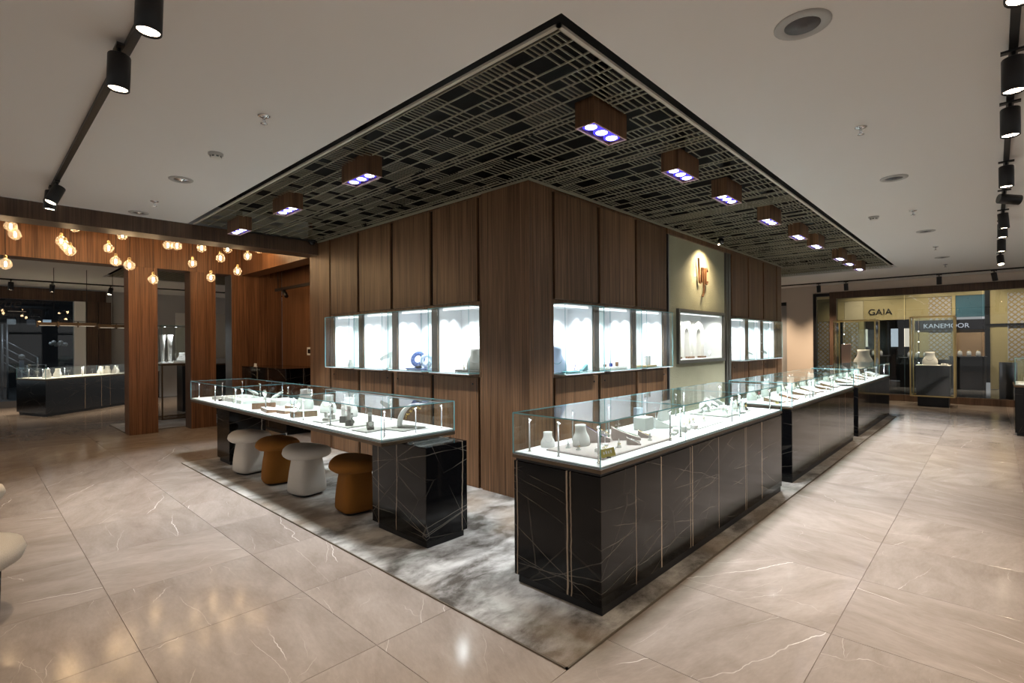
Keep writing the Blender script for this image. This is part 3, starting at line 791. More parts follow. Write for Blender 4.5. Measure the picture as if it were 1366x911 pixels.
# ------------------------------------------------------------------ ceiling fittings
def downlight(x, y, r, label, group):
    t = thing('ceiling_speaker', label, 'ceiling light', (x, y, ZC), 0, group)
    MB().lathe([(r, 0.0), (r, -0.006), (r * 0.93, -0.011), (r * 0.66, -0.011), (r * 0.62, -0.004)], 0, 0, 28).build('rim', 'plastic_grey', t)
    MB().lathe([(r * 0.64, -0.004), (r * 0.64, -0.006), (r * 0.2, -0.010), (r * 0.18, -0.016), (0.001, -0.016)], 0, 0, 28).build('grille', 'plastic_dark' if r > 0.1 else 'chrome', t)
for k, (x, y) in enumerate(((2.82, 0.68), (6.06, 0.69), (9.29, 0.70), (12.4, 0.70))):
    downlight(x, y, 0.125 if k == 0 else 0.11, 'round grey recessed ceiling speaker right of the slatted field, %s in the row' % nums[k], 'round ceiling fittings right of the slats')
for k, (x, y) in enumerate(((1.38, 5.52), (1.38, 7.23))):
    downlight(x, y, 0.10, 'round grey recessed ceiling fitting left of the slatted field, ' + ('beside the front beam' if k else 'beyond the smoke detector'), 'round ceiling fittings left of the slats')
def sprinkler(x, y, label, group):
    t = thing('sprinkler', label, 'sprinkler', (x, y, ZC), 0, group)
    MB().lathe([(0.040, 0), (0.040, -0.004), (0.020, -0.012), (0.001, -0.012)], 0, 0, 16).build('plate', 'chrome', t)
    MB().tube([(0, 0, -0.012), (0, 0, -0.05)], 0.009, 8).build('stem', 'chrome', t)
    MB().lathe([(0.001, -0.058), (0.022, -0.055), (0.022, -0.052), (0.001, -0.050)], 0, 0, 14).build('deflector', 'chrome', t)
for k, (x, y) in enumerate(((4.46, 0.70), (7.73, 0.70), (10.94, 0.70), (13.6, 0.72))):
    sprinkler(x, y, 'chrome sprinkler head on the ceiling right of the slats, %s in the row' % nums[k], 'sprinklers right of the slats')
for k, (x, y) in enumerate(((1.39, 3.6), (1.39, 6.55))):
    sprinkler(x, y, 'chrome sprinkler head left of the slats, ' + ('near the front beam' if k else 'before the smoke detector'), 'sprinklers left of the slats')
def smoke(x, y, label):
    t = thing('smoke_detector', label, 'smoke detector', (x, y, ZC))
    MB().lathe([(0.055, 0), (0.055, -0.014), (0.046, -0.02), (0.001, -0.02)], 0, 0, 20).build('base', 'plastic_grey', t)
    MB().lathe([(0.040, -0.02), (0.040, -0.036), (0.034, -0.044), (0.001, -0.046)], 0, 0, 20).build('sensor', 'plastic_white', t)
    v = MB()
    for k in range(8):
        a = 2 * PI * k / 8
        v.xf(Matrix.Identity(4)); v.add(*(lambda m: (m.v, m.f))(MB().box(0.0395, -0.009, -0.034, 0.0415, 0.009, -0.023).xf(Matrix.Rotation(a, 4, 'Z'))))
    v.build('vent_slots', 'plastic_dark', t)
smoke(7.76, 1.09, 'round smoke detector beside the slatted field above the counters')
smoke(1.39, 4.58, 'round grey smoke detector left of the slatted field')
def dome(x, y, z, label):
    t = thing('dome_camera', label, 'camera', (x, y, z))
    MB().lathe([(0.055, 0), (0.055, -0.02), (0.048, -0.028), (0.001, -0.028)], 0, 0, 20).build('mount', 'metal_black', t)
    MB().lathe([(0.045, -0.028), (0.043, -0.045), (0.03, -0.065), (0.001, -0.075)], 0, 0, 20).build('dome', 'screen', t)
bl = thing('dome_added_light', 'black dome under the slats with a light added for the copper logo glow', 'spotlight', (7.62, 2.93, ZC))  # camera-like dome; the warm lamp in it is added for the logo glow
MB().lathe([(0.055, 0), (0.055, -0.016), (0.03, -0.022), (0.001, -0.022)], 0, 0, 20).build('mount', 'metal_black', bl)
MB().sphere((0, 0, -0.062), 0.046, 18, 10).build('ball', 'screen', bl)
MB().lathe([(0.001, 0), (0.018, 0), (0.018, 0.004), (0.001, 0.005)], 0, 0, 14).xf(Matrix.Translation((0, 0.025, -0.103)) @ Matrix.Rotation(R(150), 4, 'X')).build('lens', 'led_warm', bl)
spot(bl, (0, 0.034, -0.118), (0.02, 0.31, -0.75), 85.0, (1.0, 0.80, 0.52), 125, 1.0, 0.015)
dome(3.52, 7.36, ZC, 'black dome camera where the front beam meets the walnut wall')

# ------------------------------------------------------------------ pergola: front beam, coffer, pillars
BZ = 2.87
fb = struct(MB().rbox(-6, 7.45, BZ, XW - 0.002, 7.80, ZC - 0.002, 0.003).build('trim_2', 'wood_lintel'), 'dark walnut beam under the ceiling before the hanging bulbs', 'beam')
rb = shell('wall_back', 'lit walnut frame with pillars behind the hanging bulbs', 'wall')
MB().rbox(-6, 10.67, BZ, 4.448, 11.03, 3.50, 0.003).build('header', 'wood_pergola', rb)
for nm, x0, x1 in (('pillar', 1.885, 2.30), ('pillar', 2.81, 3.22), ('wall_piece', 3.50, 4.448)):
    MB().rbox(x0, 10.67, 0.0, x1, 11.03, BZ, 0.003).build(nm, 'wood_pergola', rb)
MB().box(3.494, 10.68, 0, 3.499, 11.02, BZ).build('steel_edge', 'steel', rb)
MB().box(2.803, 10.68, 0, 2.809, 11.02, BZ).build('steel_edge', 'wood_lintel', rb)
MB().rbox(XW, 7.748, BZ, XW + 0.30, 10.668, 3.50, 0.003).build('side_header', 'wood_pergola', rb)
# passage behind the header
pw = struct(MB().rbox(4.45, 7.0, 0, 4.60, 10.66, 3.42, 0.003).build('wall_side', 'wood_pergola'), 'walnut wall of the dim side passage behind the black desk', 'wall')
th = thing('thermostat', 'white framed thermostat panel on the passage wall', 'thermostat', (4.45, 9.4, 1.32))
MB().rbox(-0.014, -0.12, 0, 0, 0.12, 0.15, 0.003).build('frame', 'plastic_white', th)
MB().box(-0.017, -0.085, 0.035, -0.0145, 0.085, 0.115).build('screen', 'screen', th)
# coffer above the bulbs
cf = MB()
cf.box(-6, 7.80, 3.75, XW, 10.67, 3.78).box(-6, 7.79, ZC, XW, 7.80, 3.75).box(-6, 10.67, 3.50, XW, 10.68, 3.75).box(XW, 7.8, 3.50, XW + .01, 10.67, 3.75)
struct(cf.build('coffer', 'greypaint', ceiling))
dk = thing('ceiling_duct', 'galvanised duct run in the open coffer above the bulbs', 'duct', (0, 10.2, 3.55))
MB().box(-3, -0.25, 0, 3.4, 0.15, 0.16).build('duct', 'steel', dk)
for k in range(6): MB().box(-2.0 + k * 0.9, -0.27, -0.01, -1.97 + k * 0.9, 0.17, 0.17).build('flange', 'plastic_dark', dk)
for k in range(4):
    l_ = thing('coffer_light', 'small warm linear lamp in the open coffer above the bulbs', 'lamp', (0.55 + 0.75 * k, 9.75, 3.62), 0, 'linear lamps in the coffer')
    MB().box(-0.2, -0.02, 0.01, 0.2, 0.02, 0.128).build('housing', 'plastic_dark', l_); MB().box(-0.2, -0.02, 0, 0.2, 0.02, 0.0095).build('tube', M_['coffer_led'], l_)

# hanging bulbs
bulbs = [(.40, 3.06, 9.0), (.44, 2.96, 9.3), (.35, 2.57, 9.2), (1.03, 3.15, 9.3), (.89, 2.94, 9.4), (.93, 2.88, 9.2), (.98, 2.82, 9.0), (1.56, 3.12, 9.3), (1.40, 2.91, 9.5),
         (1.48, 2.73, 9.1), (1.64, 2.69, 8.9), (1.93, 2.51, 9.2), (2.12, 3.05, 9.3), (2.24, 3.06, 9.1), (2.45, 2.81, 9.4), (2.58, 3.07, 9.0), (2.71, 2.61, 9.2), (2.85, 2.94, 9.0),
         (2.96, 3.10, 9.4), (3.11, 2.75, 9.2), (3.27, 3.02, 9.1), (3.45, 3.16, 9.2)]
bme = None
bu = thing('pendant_bulb', 'clear glass globe bulb', 'lamp')
MB().lathe([(0.001, -0.070)] + [(0.068 * math.sin(a), -0.068 * math.cos(a)) for a in [0.35 * k for k in range(1, 8)]] + [(0.026, 0.062), (0.016, 0.078)], 0, 0, 16).build('globe', 'globe', bu)
MB().lathe([(0.017, 0.072), (0.019, 0.076), (0.019, 0.105), (0.006, 0.115), (0.001, 0.116)], 0, 0, 12).build('socket', 'brass', bu)
MB().lathe([(0.001, -0.034), (0.011, -0.028), (0.013, 0.0), (0.011, 0.026), (0.001, 0.034)], 0, 0, 10).build('filament', 'filament', bu)
for k, (x, z, y) in enumerate(bulbs):
    s_ = y / 9.2
    x2, z2 = x * s_, 1.5 + (z - 1.5) * s_
    o = bu if k == 0 else copy_tree(bu)
    o.location = (x2, y, z2)
    hgt = 'low' if z < 2.72 else ('high, close to the coffer,' if z > 3.0 else 'at middle height')
    whr = 'the wide opening' if x < 1.5 else ('the first pillar' if x < 2.05 else ('the gap between pillars' if x < 2.42 else ('the second pillar' if x < 2.9 else 'the walnut wall piece')))
    o['label'] = 'clear glass globe bulb hanging %s before %s' % (hgt, whr); o['group'] = 'globe bulbs hanging from the coffer'
    MB().tube([(0, 0, 0.112), (0, 0, 3.745 - z2)], 0.003, 6).build('cord', 'metal_black', o)
    point(o, (0, 0, 0), E_BULB, (1.0, 0.66, 0.36), 0.045)

# black desk in the passage
dm = black_marble('black_marble_desk', xlines=((0.3, 0.006, 0.01),), ylines=((0.75, 0.006, 0.01), (1.25, 0.008, 0.01)))
dk = thing('service_desk', 'black marble service desk standing in the side passage', 'desk', (3.67, 8.65, 0))
MB().rbox(0.02, 0.02, 0, 0.7, 2.0, 0.06, 0.003).build('plinth', 'metal_black', dk)
MB().rbox(0, 0, 0.06, 0.72, 2.0, 1.09, 0.004).build('body', dm, dk)
MB().rbox(-0.008, -0.008, 1.091, 0.728, 2.0, 1.115, 0.003).build('top', dm, dk)
tg = thing('card_holder', 'small white card holder on the black service desk', 'card', (3.70, 10.1, 1.115))
MB().box(0, -0.06, 0, 0.03, 0.06, 0.004).build('foot', 'plastic_white', tg); MB().box(0.012, -0.06, 0.004, 0.016, 0.06, 0.06).build('card', 'plastic_white', tg)
pt = thing('hanging_track', 'black suspended lighting rail in the side passage with one tilted spot', 'track', (4.1, 9.0, 2.55))
MB().box(-0.02, -1.1, 0, 0.02, 1.1, 0.05).build('rail', 'metal_black', pt); MB().tube([(0, 1.0, 0.05), (0, 1.0, 0.51)], 0.006, 6).tube([(0, -1.0, 0.05), (0, -1.0, 0.51)], 0.006, 6).build('rods', 'metal_black', pt)
MB().tube([(0, 0.75, -0.01), (0.0, 0.62, -0.13)], 0.035, 12).build('spot_head', 'metal_black', pt)

# ------------------------------------------------------------------ marble counters
def glass_box(root, x0, y0, x1, y1, z0, z1, dividers=()):
    q = 0.007
    glass_pane(x0, y0, z0, x1, y0 + q, z1, root); glass_pane(x0, y1 - q, z0, x1, y1, z1, root)
    glass_pane(x0, y0 + q, z0, x0 + q, y1 - q, z1, root); glass_pane(x1 - q, y0 + q, z0, x1, y1 - q, z1, root)
    cuts = [x0] + list(dividers) + [x1]
    for a, c in zip(cuts, cuts[1:]): glass_pane(a + 0.0015, y0, z1, c - 0.0015, y1, z1 + q, root, 'glass_top')
    for d in dividers: glass_pane(d - q / 2, y0 + q, z0, d + q / 2, y1 - q, z1, root, 'glass_divider')
def counter(label, x0, x1, mat, dividers, group):
    L, D = x1 - x0, 0.66
    root = thing('display_counter', label, 'counter', (x0, 1.555, 0.011), 0, group)
    MB().rbox(0.02, 0.012, 0, L - 0.02, D - 0.03, 0.05, 0.003).build('plinth', 'metal_black', root)
    MB().rbox(0.004, 0.006, 0.05, L - 0.004, D - 0.01, 0.762, 0.003).build('body', mat, root)
    MB().rbox(0.012, 0.014, 0.762, L - 0.012, D - 0.02, 0.780, 0.002).build('shadow_gap', 'metal_black', root)
    MB().rbox(0, 0, 0.780, L, D, 0.800, 0.002).build('ledge', 'bronze', root)
    MB().rbox(0.003, 0.003, 0.800, L - 0.003, D - 0.003, 0.808, 0.001).build('glass_bed', 'steel', root)
    MB().rbox(0.012, 0.012, 0.808, L - 0.012, D - 0.012, 0.816, 0.002).build('display_base', 'whitebase', root)
    glass_box(root, 0.002, 0.002, L - 0.002, D - 0.002, 0.808, 1.055, [d - x0 for d in dividers])
    return root
m1 = black_marble('black_marble_front', xlines=((0.38, 0.004, 0.02), (0.70, 0.011, 0.006), (1.13, 0.006, 0.006), (1.165, 0.008, 0.006), (1.64, 0.004, 0.008), (2.22, 0.006, 0.006), (2.25, 0.005, 0.01), (2.65, 0.011, 0.008)),
                  ylines=((0.235, 0.009, 0.012), (0.208, 0.006, 0.02), (0.625, 0.006, 0.012)),
                  cross=((0.19, 0.17, -0.10, 0.0035, 0.03), (0.57, -0.06, 0.22, 0.0028, 0.02), (0.50, -0.22, 0.26, 0.0016, 0.02), (0.36, 0.05, 0.35, 0.0022, 0.02), (0.02, 0.36, 0.55, 0.0016, 0.02), (0.30, 0.30, -0.5, 0.0013, 0.03), (0.9, -0.28, -0.3, 0.0014, 0.03), (1.5, -0.45, 0.2, 0.0014, 0.03), (0.12, 0.1, 0.1, 0.0012, 0.05)))
m2 = black_marble('black_marble_middle', xlines=((1.16, 0.004, 0.01), (2.27, 0.005, 0.01), (2.66, 0.007, 0.01)), rot=0.7)
m3 = black_marble('black_marble_end', xlines=((0.9, 0.004, 0.01), (1.6, 0.006, 0.01), (2.4, 0.005, 0.01)), rot=1.3)
gc = 'marble display counters in the row'
counter('black marble counter with glass top standing at the rug corner', 2.35, 5.60, m1, (3.41, 4.55), gc)
counter('middle black marble counter of the row with glass top', 5.96, 9.21, m2, (7.05, 8.13), gc)
counter('black marble counter with glass top at the far end of the row', 9.57, 12.82, m3, (10.65, 11.73), gc)

# table with glass top and marble legs
tb = thing('display_table', 'long glass topped display table on black marble blocks with stools', 'table', (2.08, 3.28, 0.011))
TL, TD = 4.66, 0.71
MB().rbox(0, 0, 0.742, TD, TL, 0.768, 0.002).build('ledge', 'bronze', tb)
MB().rbox(0.003, 0.003, 0.768, TD - 0.003, TL - 0.003, 0.778, 0.001).build('glass_bed', 'steel', tb)
MB().rbox(0.012, 0.012, 0.778, TD - 0.012, TL - 0.012, 0.792, 0.002).build('display_base', 'whitebase', tb)
q = 0.007; zb, zt = 0.778, 1.015
cuts = [0.002, 1.55, 3.10, TL - 0.002]
glass_pane(0.002, 0.002, zb, 0.002 + q, TL - 0.002, zt, tb); glass_pane(TD - 0.002 - q, 0.002, zb, TD - 0.002, TL - 0.002, zt, tb)
glass_pane(0.002 + q, 0.002, zb, TD - 0.002 - q, 0.002 + q, zt, tb); glass_pane(0.002 + q, TL - 0.002 - q, zb, TD - 0.002 - q, TL - 0.002, zt, tb)
for a, c in zip(cuts, cuts[1:]): glass_pane(0.002, a + 0.0015, zt, TD - 0.002, c - 0.0015, zt + q, tb, 'glass_top')
for d in cuts[1:3]: glass_pane(0.002 + q, d - q / 2, zb, TD - 0.002 - q, d + q / 2, zt, tb, 'glass_divider')
mb1 = black_marble('black_marble_block', xlines=((0.55, 0.003, 0.03),), ylines=((0.36, 0.004, 0.01), (0.10, 0.004, 0.03)),
                   cross=((0.52, 0.25, 0.30, 0.0035, 0.02), (0.22, 0.20, 0.35, 0.0028, 0.02), (0.15, 0.28, 0.38, 0.0028, 0.02), (0.75, -0.4, -0.5, 0.0018, 0.03), (0.62, 0.02, -0.2, 0.0018, 0.03), (1.25, -1.9, 0.1, 0.002, 0.02), (0.10, 0.25, 0.1, 0.0022, 0.03)))
l1 = MB().rbox(0.20, -0.27, 0.05, 0.60, 0.45, 0.735, 0.003).build('leg_block', mb1, tb)
MB().rbox(0.20, -0.27, 0.735, 0.60, -0.012, 0.7405, 0.002).build('polished_top', mb1, l1)
MB().box(0.22, -0.10, 0.7405, 0.56, -0.085, 0.752).box(0.22, -0.03, 0.7405, 0.56, -0.02, 0.752).build('chrome_strip', 'chrome', l1)
MB().rbox(0.22, -0.255, 0, 0.575, 0.39, 0.05, 0.003).build('plinth', 'metal_black', tb)
l2 = MB().rbox(0.16, 3.67, 0.05, 0.60, 4.12, 0.742, 0.003).build('leg_block', mb1, tb)
MB().rbox(0.18, 3.70, 0, 0.57, 4.08, 0.05, 0.003).build('plinth', 'metal_black', tb)
bd = thing('leaning_board', 'black board with pale edge leaning behind the stools by the table leg', 'board', (2.50, 6.72, 0.011), R(10))
MB().rbox(0, 0, 0, 0.38, 0.02, 0.34, 0.003).build('panel', 'metal_black', bd); MB().box(0.381, 0.0, 0.0, 0.388, 0.02, 0.345).build('edge', 'plastic_white', bd)

# ------------------------------------------------------------------ stools
def make_stool(label, mat, loc, rz):
    t = thing('stool', label, 'stool', loc, rz, 'mushroom stools at the display table')
    n = 40
    MB().lathe([(0.12, 0), (0.125, 0.012), (0.125, 0.02)], 0, 0, n, p=4).build('glide', 'metal_black', t)
    MB().lathe([(0.13, 0.018), (0.146, 0.024), (0.155, 0.045), (0.153, 0.12), (0.143, 0.22), (0.130, 0.31), (0.123, 0.36), (0.121, 0.375)], 0, 0, n, p=4.2).build('base', mat, t)
    rings = []
    prof = [(0.10, 0.368), (0.16, 0.366), (0.205, 0.372), (0.232, 0.392), (0.241, 0.420), (0.234, 0.448), (0.212, 0.469), (0.17, 0.480), (0.10, 0.484), (0.03, 0.485)]
    for r, z in prof:
        ring = []
        for i in range(n):
            a = 2 * PI * i / n
            x, y = r * 1.05 * math.cos(a), r * 0.93 * math.sin(a)
            dz = 0.018 * ((x / 0.25) ** 2 - (y / 0.25) ** 2) if z > 0.4 else 0.012 * ((x / 0.25) ** 2)
            ring.append((x, y, z + dz))
        rings.append(ring)
    MB().loft(rings).build('seat', mat, t)
make_stool('white boucle mushroom stool next to the dark far table leg', 'boucle', (2.29, 6.42, 0.011), R(100))
make_stool('rust brown mushroom stool between the two white stools', 'rust', (2.33, 5.72, 0.011), R(80))
make_stool('white boucle mushroom stool between the two rust stools', 'boucle', (2.35, 5.06, 0.011), R(100))
make_stool('rust brown mushroom stool beside the near marble block', 'rust', (2.40, 4.21, 0.011), R(85))

# ------------------------------------------------------------------ display props
def led_post(x, y, z, h, tx, ty, label, group, power=1.0):
    t = thing('led_post', label, 'lamp', (x, y, z), 0, group)
    MB().lathe([(0.011, 0), (0.011, 0.003), (0.0055, 0.006), (0.0055, h)], 0, 0, 10).build('post', 'silver', t)
    d = Vector((tx - x, ty - y, 0)).normalized()
    hm = MB().rbox(-0.008, -0.008, -0.003, 0.018, 0.008, 0.003, 0.001)
    a = math.atan2(d.y, d.x)
    mt = Matrix.Translation((0, 0, h + 0.002)) @ Matrix.Rotation(a, 4, 'Z') @ Matrix.Rotation(R(32), 4, 'Y')
    hm.xf(mt).build('head', 'chrome', t)
    MB().box(-0.004, -0.006, -0.0046, 0.016, 0.006, -0.0031).xf(mt).build('led', 'led_head', t)
    p = mt @ Vector((0.006, 0, -0.012))
    spot(t, p, (p.x + d.x * 0.22, p.y + d.y * 0.22, 0), E_POST * power, COOL, 150, 0.8, 0.006)
def bust(x, y, z, h, rz, label, mat='linen', neck=None, group=None, cat='necklace bust'):
    t = thing('necklace_bust', label, cat, (x, y, z), rz, group)
    w = h * 0.47
    prof = [(0.96, 0.52, 0.0), (1.0, 0.55, 0.03), (1.02, 0.54, 0.20), (1.0, 0.51, 0.33), (0.93, 0.47, 0.44), (0.80, 0.44, 0.54), (0.69, 0.42, 0.63), (0.63, 0.41, 0.73), (0.61, 0.41, 0.88), (0.64, 0.43, 1.0), (0.56, 0.37, 1.01)]
    rings = []
    for a, b_, zz in prof:
        lean = -0.10 * h * (1 - zz) * 0.9
        rings.append([(w * a * math.cos(2 * PI * i / 20), lean + w * b_ * math.sin(2 * PI * i / 20), zz * h) for i in range(20)])
    b = MB().loft(rings).build('form', mat, t)
    if neck:
        pts = []
        for k in range(15):
            a = PI * k / 14
            pts.append((w * 0.52 * math.cos(a), -w * 0.30 - w * 0.30 * math.sin(a) - 0.004, h * (0.58 - 0.24 * math.sin(a))))
        n = MB()
        for p in pts: n.sphere(p, h * 0.018, 6, 4)
        n.build('necklace', neck, t)
    return t
def bangle_ramp(x, y, z, w, d, h, rz, label, mat='taupe', jew='gem_blue', group=None):
    """Sloping cushion with a rounded foot, a bracelet laid along it."""
    t = thing('bracelet_ramp', label, 'display stand', (x, y, z), rz, group)
    n = 9; prof = []
    for k in range(n):
        a = k / (n - 1)
        prof.append((-d / 2 + d * a, h * (0.22 + 0.78 * (a ** 1.25))))
    poly = [(-d / 2, 0)] + prof + [(d / 2, 0)]
    MB().extr(poly, 'x', -w / 2, w / 2).build('cushion', mat, t)
    j = MB()
    for k in range(14):
        a = 0.08 + 0.8 * k / 13
        j.sphere((0.0, -d / 2 + d * a, h * (0.22 + 0.78 * a ** 1.25) + 0.002), 0.0042, 6, 4)
    j.build('bracelet', jew, t)
def wedge(x, y, z, w, d, h, rz, label, side='woodlight', top='linen', group=None):
    t = thing('slanted_tray', label, 'display tray', (x, y, z), rz, group)
    MB().extr([(-d / 2, 0), (-d / 2, 0.010), (d / 2, h), (d / 2, 0)], 'x', -w / 2, w / 2).build('block', side, t)
    MB().extr([(-d / 2 + 0.004, 0.0112), (-d / 2 + 0.004, 0.016), (d / 2 - 0.004, h + 0.0055), (d / 2 - 0.004, h + 0.0007)], 'x', -w / 2 + 0.004, w / 2 - 0.004).build('pad', top, t)
    j = MB()
    for k in range(3):
        j.tube([((k - 1) * w * 0.27 + 0.008 * math.cos(a), 0.012 * math.sin(a), 0.010 + (h - 0.010) * (0.5 + 0.012 * math.sin(a) / d) + 0.008) for a in [2 * PI * q_ / 10 for q_ in range(10)]], 0.0014, 5, closed=True)
    j.build('rings', 'gold', t)
def tray(x, y, z, w, d, rz, label, mat='taupe', h=0.009, group=None):
    t = thing('tray_board', label, 'display tray', (x, y, z), rz, group)
    MB().rbox(-w / 2, -d / 2, 0, w / 2, d / 2, h, 0.002).build('board', mat, t)
    MB().rbox(-w / 2 + 0.006, -d / 2 + 0.006, h, w / 2 - 0.006, d / 2 - 0.006, h + 0.002, 0.0008).build('lining', mat if mat != 'woodlight' else 'linen', t)
    return z + h + 0.002
def block(x, y, z, w, d, h, rz, label, mat='pearl', group=None, ring='silver'):
    t = thing('display_block', label, 'display block', (x, y, z), rz, group)
    MB().rbox(-w / 2, -d / 2, 0, w / 2, d / 2, h, 0.003).build('block', mat, t)
    r = 0.009
    MB().tube([(r * math.cos(a), 0, h + r + r * math.sin(a)) for a in [2 * PI * k / 12 for k in range(12)]], 0.0016, 6, closed=True).sphere((0, 0, h + 2 * r + 0.002), 0.004, 6, 4).build('ring', ring, t)
def ring_cone(x, y, z, h, label, mat='pearl', ring='gold', group=None):
    t = thing('ring_cone', label, 'ring stand', (x, y, z), 0, group)
    MB().lathe([(h * 0.3, 0), (h * 0.3, 0.004), (h * 0.2, 0.006), (h * 0.13, h * 0.5), (h * 0.04, h), (0.001, h * 1.02)], 0, 0, 12).build('cone', mat, t)
    MB().tube([(h * 0.155 * math.cos(a), h * 0.155 * math.sin(a), h * 0.42) for a in [2 * PI * k / 12 for k in range(12)]], 0.0018, 6, closed=True).sphere((0, -h * 0.17, h * 0.43), 0.0045, 6, 4).build('ring', ring, t)
def earring_stand(x, y, z, h, rz, label, group=None, mat='silver', jew='gem_red'):
    t = thing('earring_stand', label, 'earring stand', (x, y, z), rz, group)
    MB().rbox(-0.02, -0.015, 0, 0.02, 0.015, 0.006, 0.002).build('foot', 'pearl', t)
    MB().tube([(0, 0, 0.006), (0, 0, h)], 0.003, 8).tube([(-0.03, 0, h), (0.03, 0, h)], 0.003, 8).build('frame', mat, t)
    m = MB()
    for s in (-1, 1): m.tube([(s * 0.024, 0, h - 0.003), (s * 0.024, 0, h - 0.03)], 0.0012, 5).sphere((s * 0.024, 0, h - 0.034), 0.005, 6, 5)
    m.build('earrings', jew, t)
def watch_stand(x, y, z, h, rz, label, mat='greysuede', group=None, strap='darksuede', face='pearl'):
    t = thing('watch_stand', label, 'watch stand', (x, y, z), rz, group)
    MB().rbox(-0.028, -0.024, 0, 0.028, 0.024, h * 0.3, 0.003).build('base', mat, t)
    pts = [(0, -0.012 + 0.028 * math.sin(a) * 0.3, h * 0.3 + (h * 0.7) * (0.5 - 0.5 * math.cos(a))) for a in [PI * k / 8 for k in range(9)]]
    rings = [[(p[0] - 0.016, p[1] - 0.005, p[2]), (p[0] + 0.016, p[1] - 0.005, p[2]), (p[0] + 0.016, p[1] + 0.005, p[2]), (p[0] - 0.016, p[1] + 0.005, p[2])] for p in pts]
    s_ = MB().loft(rings).build('strap', strap, t)
    MB().lathe([(0.001, 0), (0.018, 0), (0.019, 0.004), (0.017, 0.008), (0.001, 0.008)], 0, 0, 18).xf(Matrix.Translation((0, -0.006, h * 0.68)) @ Matrix.Rotation(PI / 2, 4, 'X')).build('dial', face, s_)
def disc_stand(x, y, z, r, rz, label, mat, group=None):
    t = thing('disc_stand', label, 'display stand', (x, y, z), rz, group)
    MB().rbox(-r * 0.4, -0.03, 0, r * 0.4, 0.03, 0.014, 0.003).build('foot', mat, t)
    tl_ = Matrix.Translation((0, 0.0, 0.012 + r * 0.95)) @ Matrix.Rotation(R(72), 4, 'X')
    MB().lathe([(r * 0.45, 0.006), (r * 0.55, 0.012), (r * 0.9, 0.012), (r, 0.006), (r * 0.9, 0), (r * 0.55, 0), (r * 0.45, 0.006)], 0, 0, 24, cap=False).xf(tl_).build('disc', mat, t)
    m = MB()
    for k in range(10):
        a = 2 * PI * k / 10; m.sphere((r * 0.72 * math.cos(a), r * 0.72 * math.sin(a), 0.014), 0.006, 6, 4)
    m.xf(tl_).build('necklace', 'silver', t)
def leaf(x, y, z, h, rz, label, mat='pearl', group=None):
    t = thing('leaf_stand', label, 'display stand', (x, y, z), rz, group)
    MB().lathe([(h * 0.28, 0), (h * 0.28, 0.008), (h * 0.1, 0.016), (h * 0.06, h * 0.3), (h * 0.05, h * 0.55)], 0, 0, 14).build('foot', mat, t)
    rings = []
    for k in range(13):
        u = k / 12; wd = h * 0.30 * math.sin(PI * (0.06 + 0.9 * u)) ** 0.7
        cx_, cz = h * (-0.55 + 1.15 * u), h * (0.42 + 0.62 * u)
        rings.append([(cx_ + wd * 0.35 * math.sin(q_) * -0.6, wd * 0.8 * math.cos(q_), cz + 0.012 * math.cos(2 * q_) + wd * 0.55 * math.sin(q_) * 0.6) for q_ in [2 * PI * i / 14 for i in range(14)]])
    MB().loft(rings).build('leaf', mat, t)
def wave_stand(x, y, z, h, rz, label, group=None):
    t = thing('wave_stand', label, 'display stand', (x, y, z), rz, group)
    MB().rbox(-0.09, -0.05, 0, 0.09, 0.05, 0.008, 0.002).build('foot', 'greysuede', t)
    rings = []
    for k in range(15):
        u = k / 14; wd = 0.045 * (1.0 + 0.5 * math.sin(PI * u))
        cx_, cz = -0.04 + 0.20 * u ** 2.0, 0.008 + h * math.sin(u * PI * 0.55) / math.sin(PI * 0.55)
        rings.append([(cx_, -wd, cz), (cx_ + 0.02, -wd * 0.5, cz - 0.004), (cx_ + 0.024, wd * 0.5, cz - 0.004), (cx_, wd, cz), (cx_ - 0.012, wd * 0.5, cz + 0.004), (cx_ - 0.012, -wd * 0.5, cz + 0.004)])
    MB().loft(rings).build('sheet', 'pearl', t)
    m = MB()
    for k in range(16):
        u = 0.35 + 0.5 * k / 15; m.sphere((-0.02 + 0.20 * u ** 2 + 0.018, -0.02 * math.sin(k), 0.008 + h * math.sin(u * PI * 0.55) / math.sin(PI * 0.55) - 0.03 - 0.01 * math.cos(k * 1.7)), 0.007, 6, 4)
    m.build('pearls', 'gold', t)
def arch(x, y, z, w, h, label, group=None):
    t = thing('arch_stand', label, 'display stand', (x, y, z), 0, group)
    m = MB(); wd = w * 0.30; r = w / 2 - wd / 2; rings = []
    pts = [(-r, 0), (-r, h - w / 2)] + [(-r * math.cos(a), h - w / 2 + r * math.sin(a)) for a in [PI * k / 10 for k in range(1, 10)]] + [(r, h - w / 2), (r, 0)]
    for i, (px, pz) in enumerate(pts):
        a = Vector(pts[max(i - 1, 0)]); b_ = Vector(pts[min(i + 1, len(pts) - 1)]); d = (b_ - a).normalized(); nx, nz = -d.y, d.x
        rings.append([(px + nx * wd / 2, -0.05, pz + nz * wd / 2), (px + nx * wd / 2, 0.05, pz + nz * wd / 2), (px - nx * wd / 2, 0.05, pz - nz * wd / 2), (px - nx * wd / 2, -0.05, pz - nz * wd / 2)])
    m.loft(rings, 0, False).build('arch', 'pearl', t)
    MB().rbox(-w * 0.2, -0.12, 0, w * 0.3, -0.06, 0.03, 0.003).build('step', 'woodlight', t)
    m = MB()
    for k in range(12): m.sphere((r + wd * 0.1, -0.056, h * 0.15 + 0.035 * k), 0.006, 6, 4)
    m.build('pendant_string', 'silver', t)

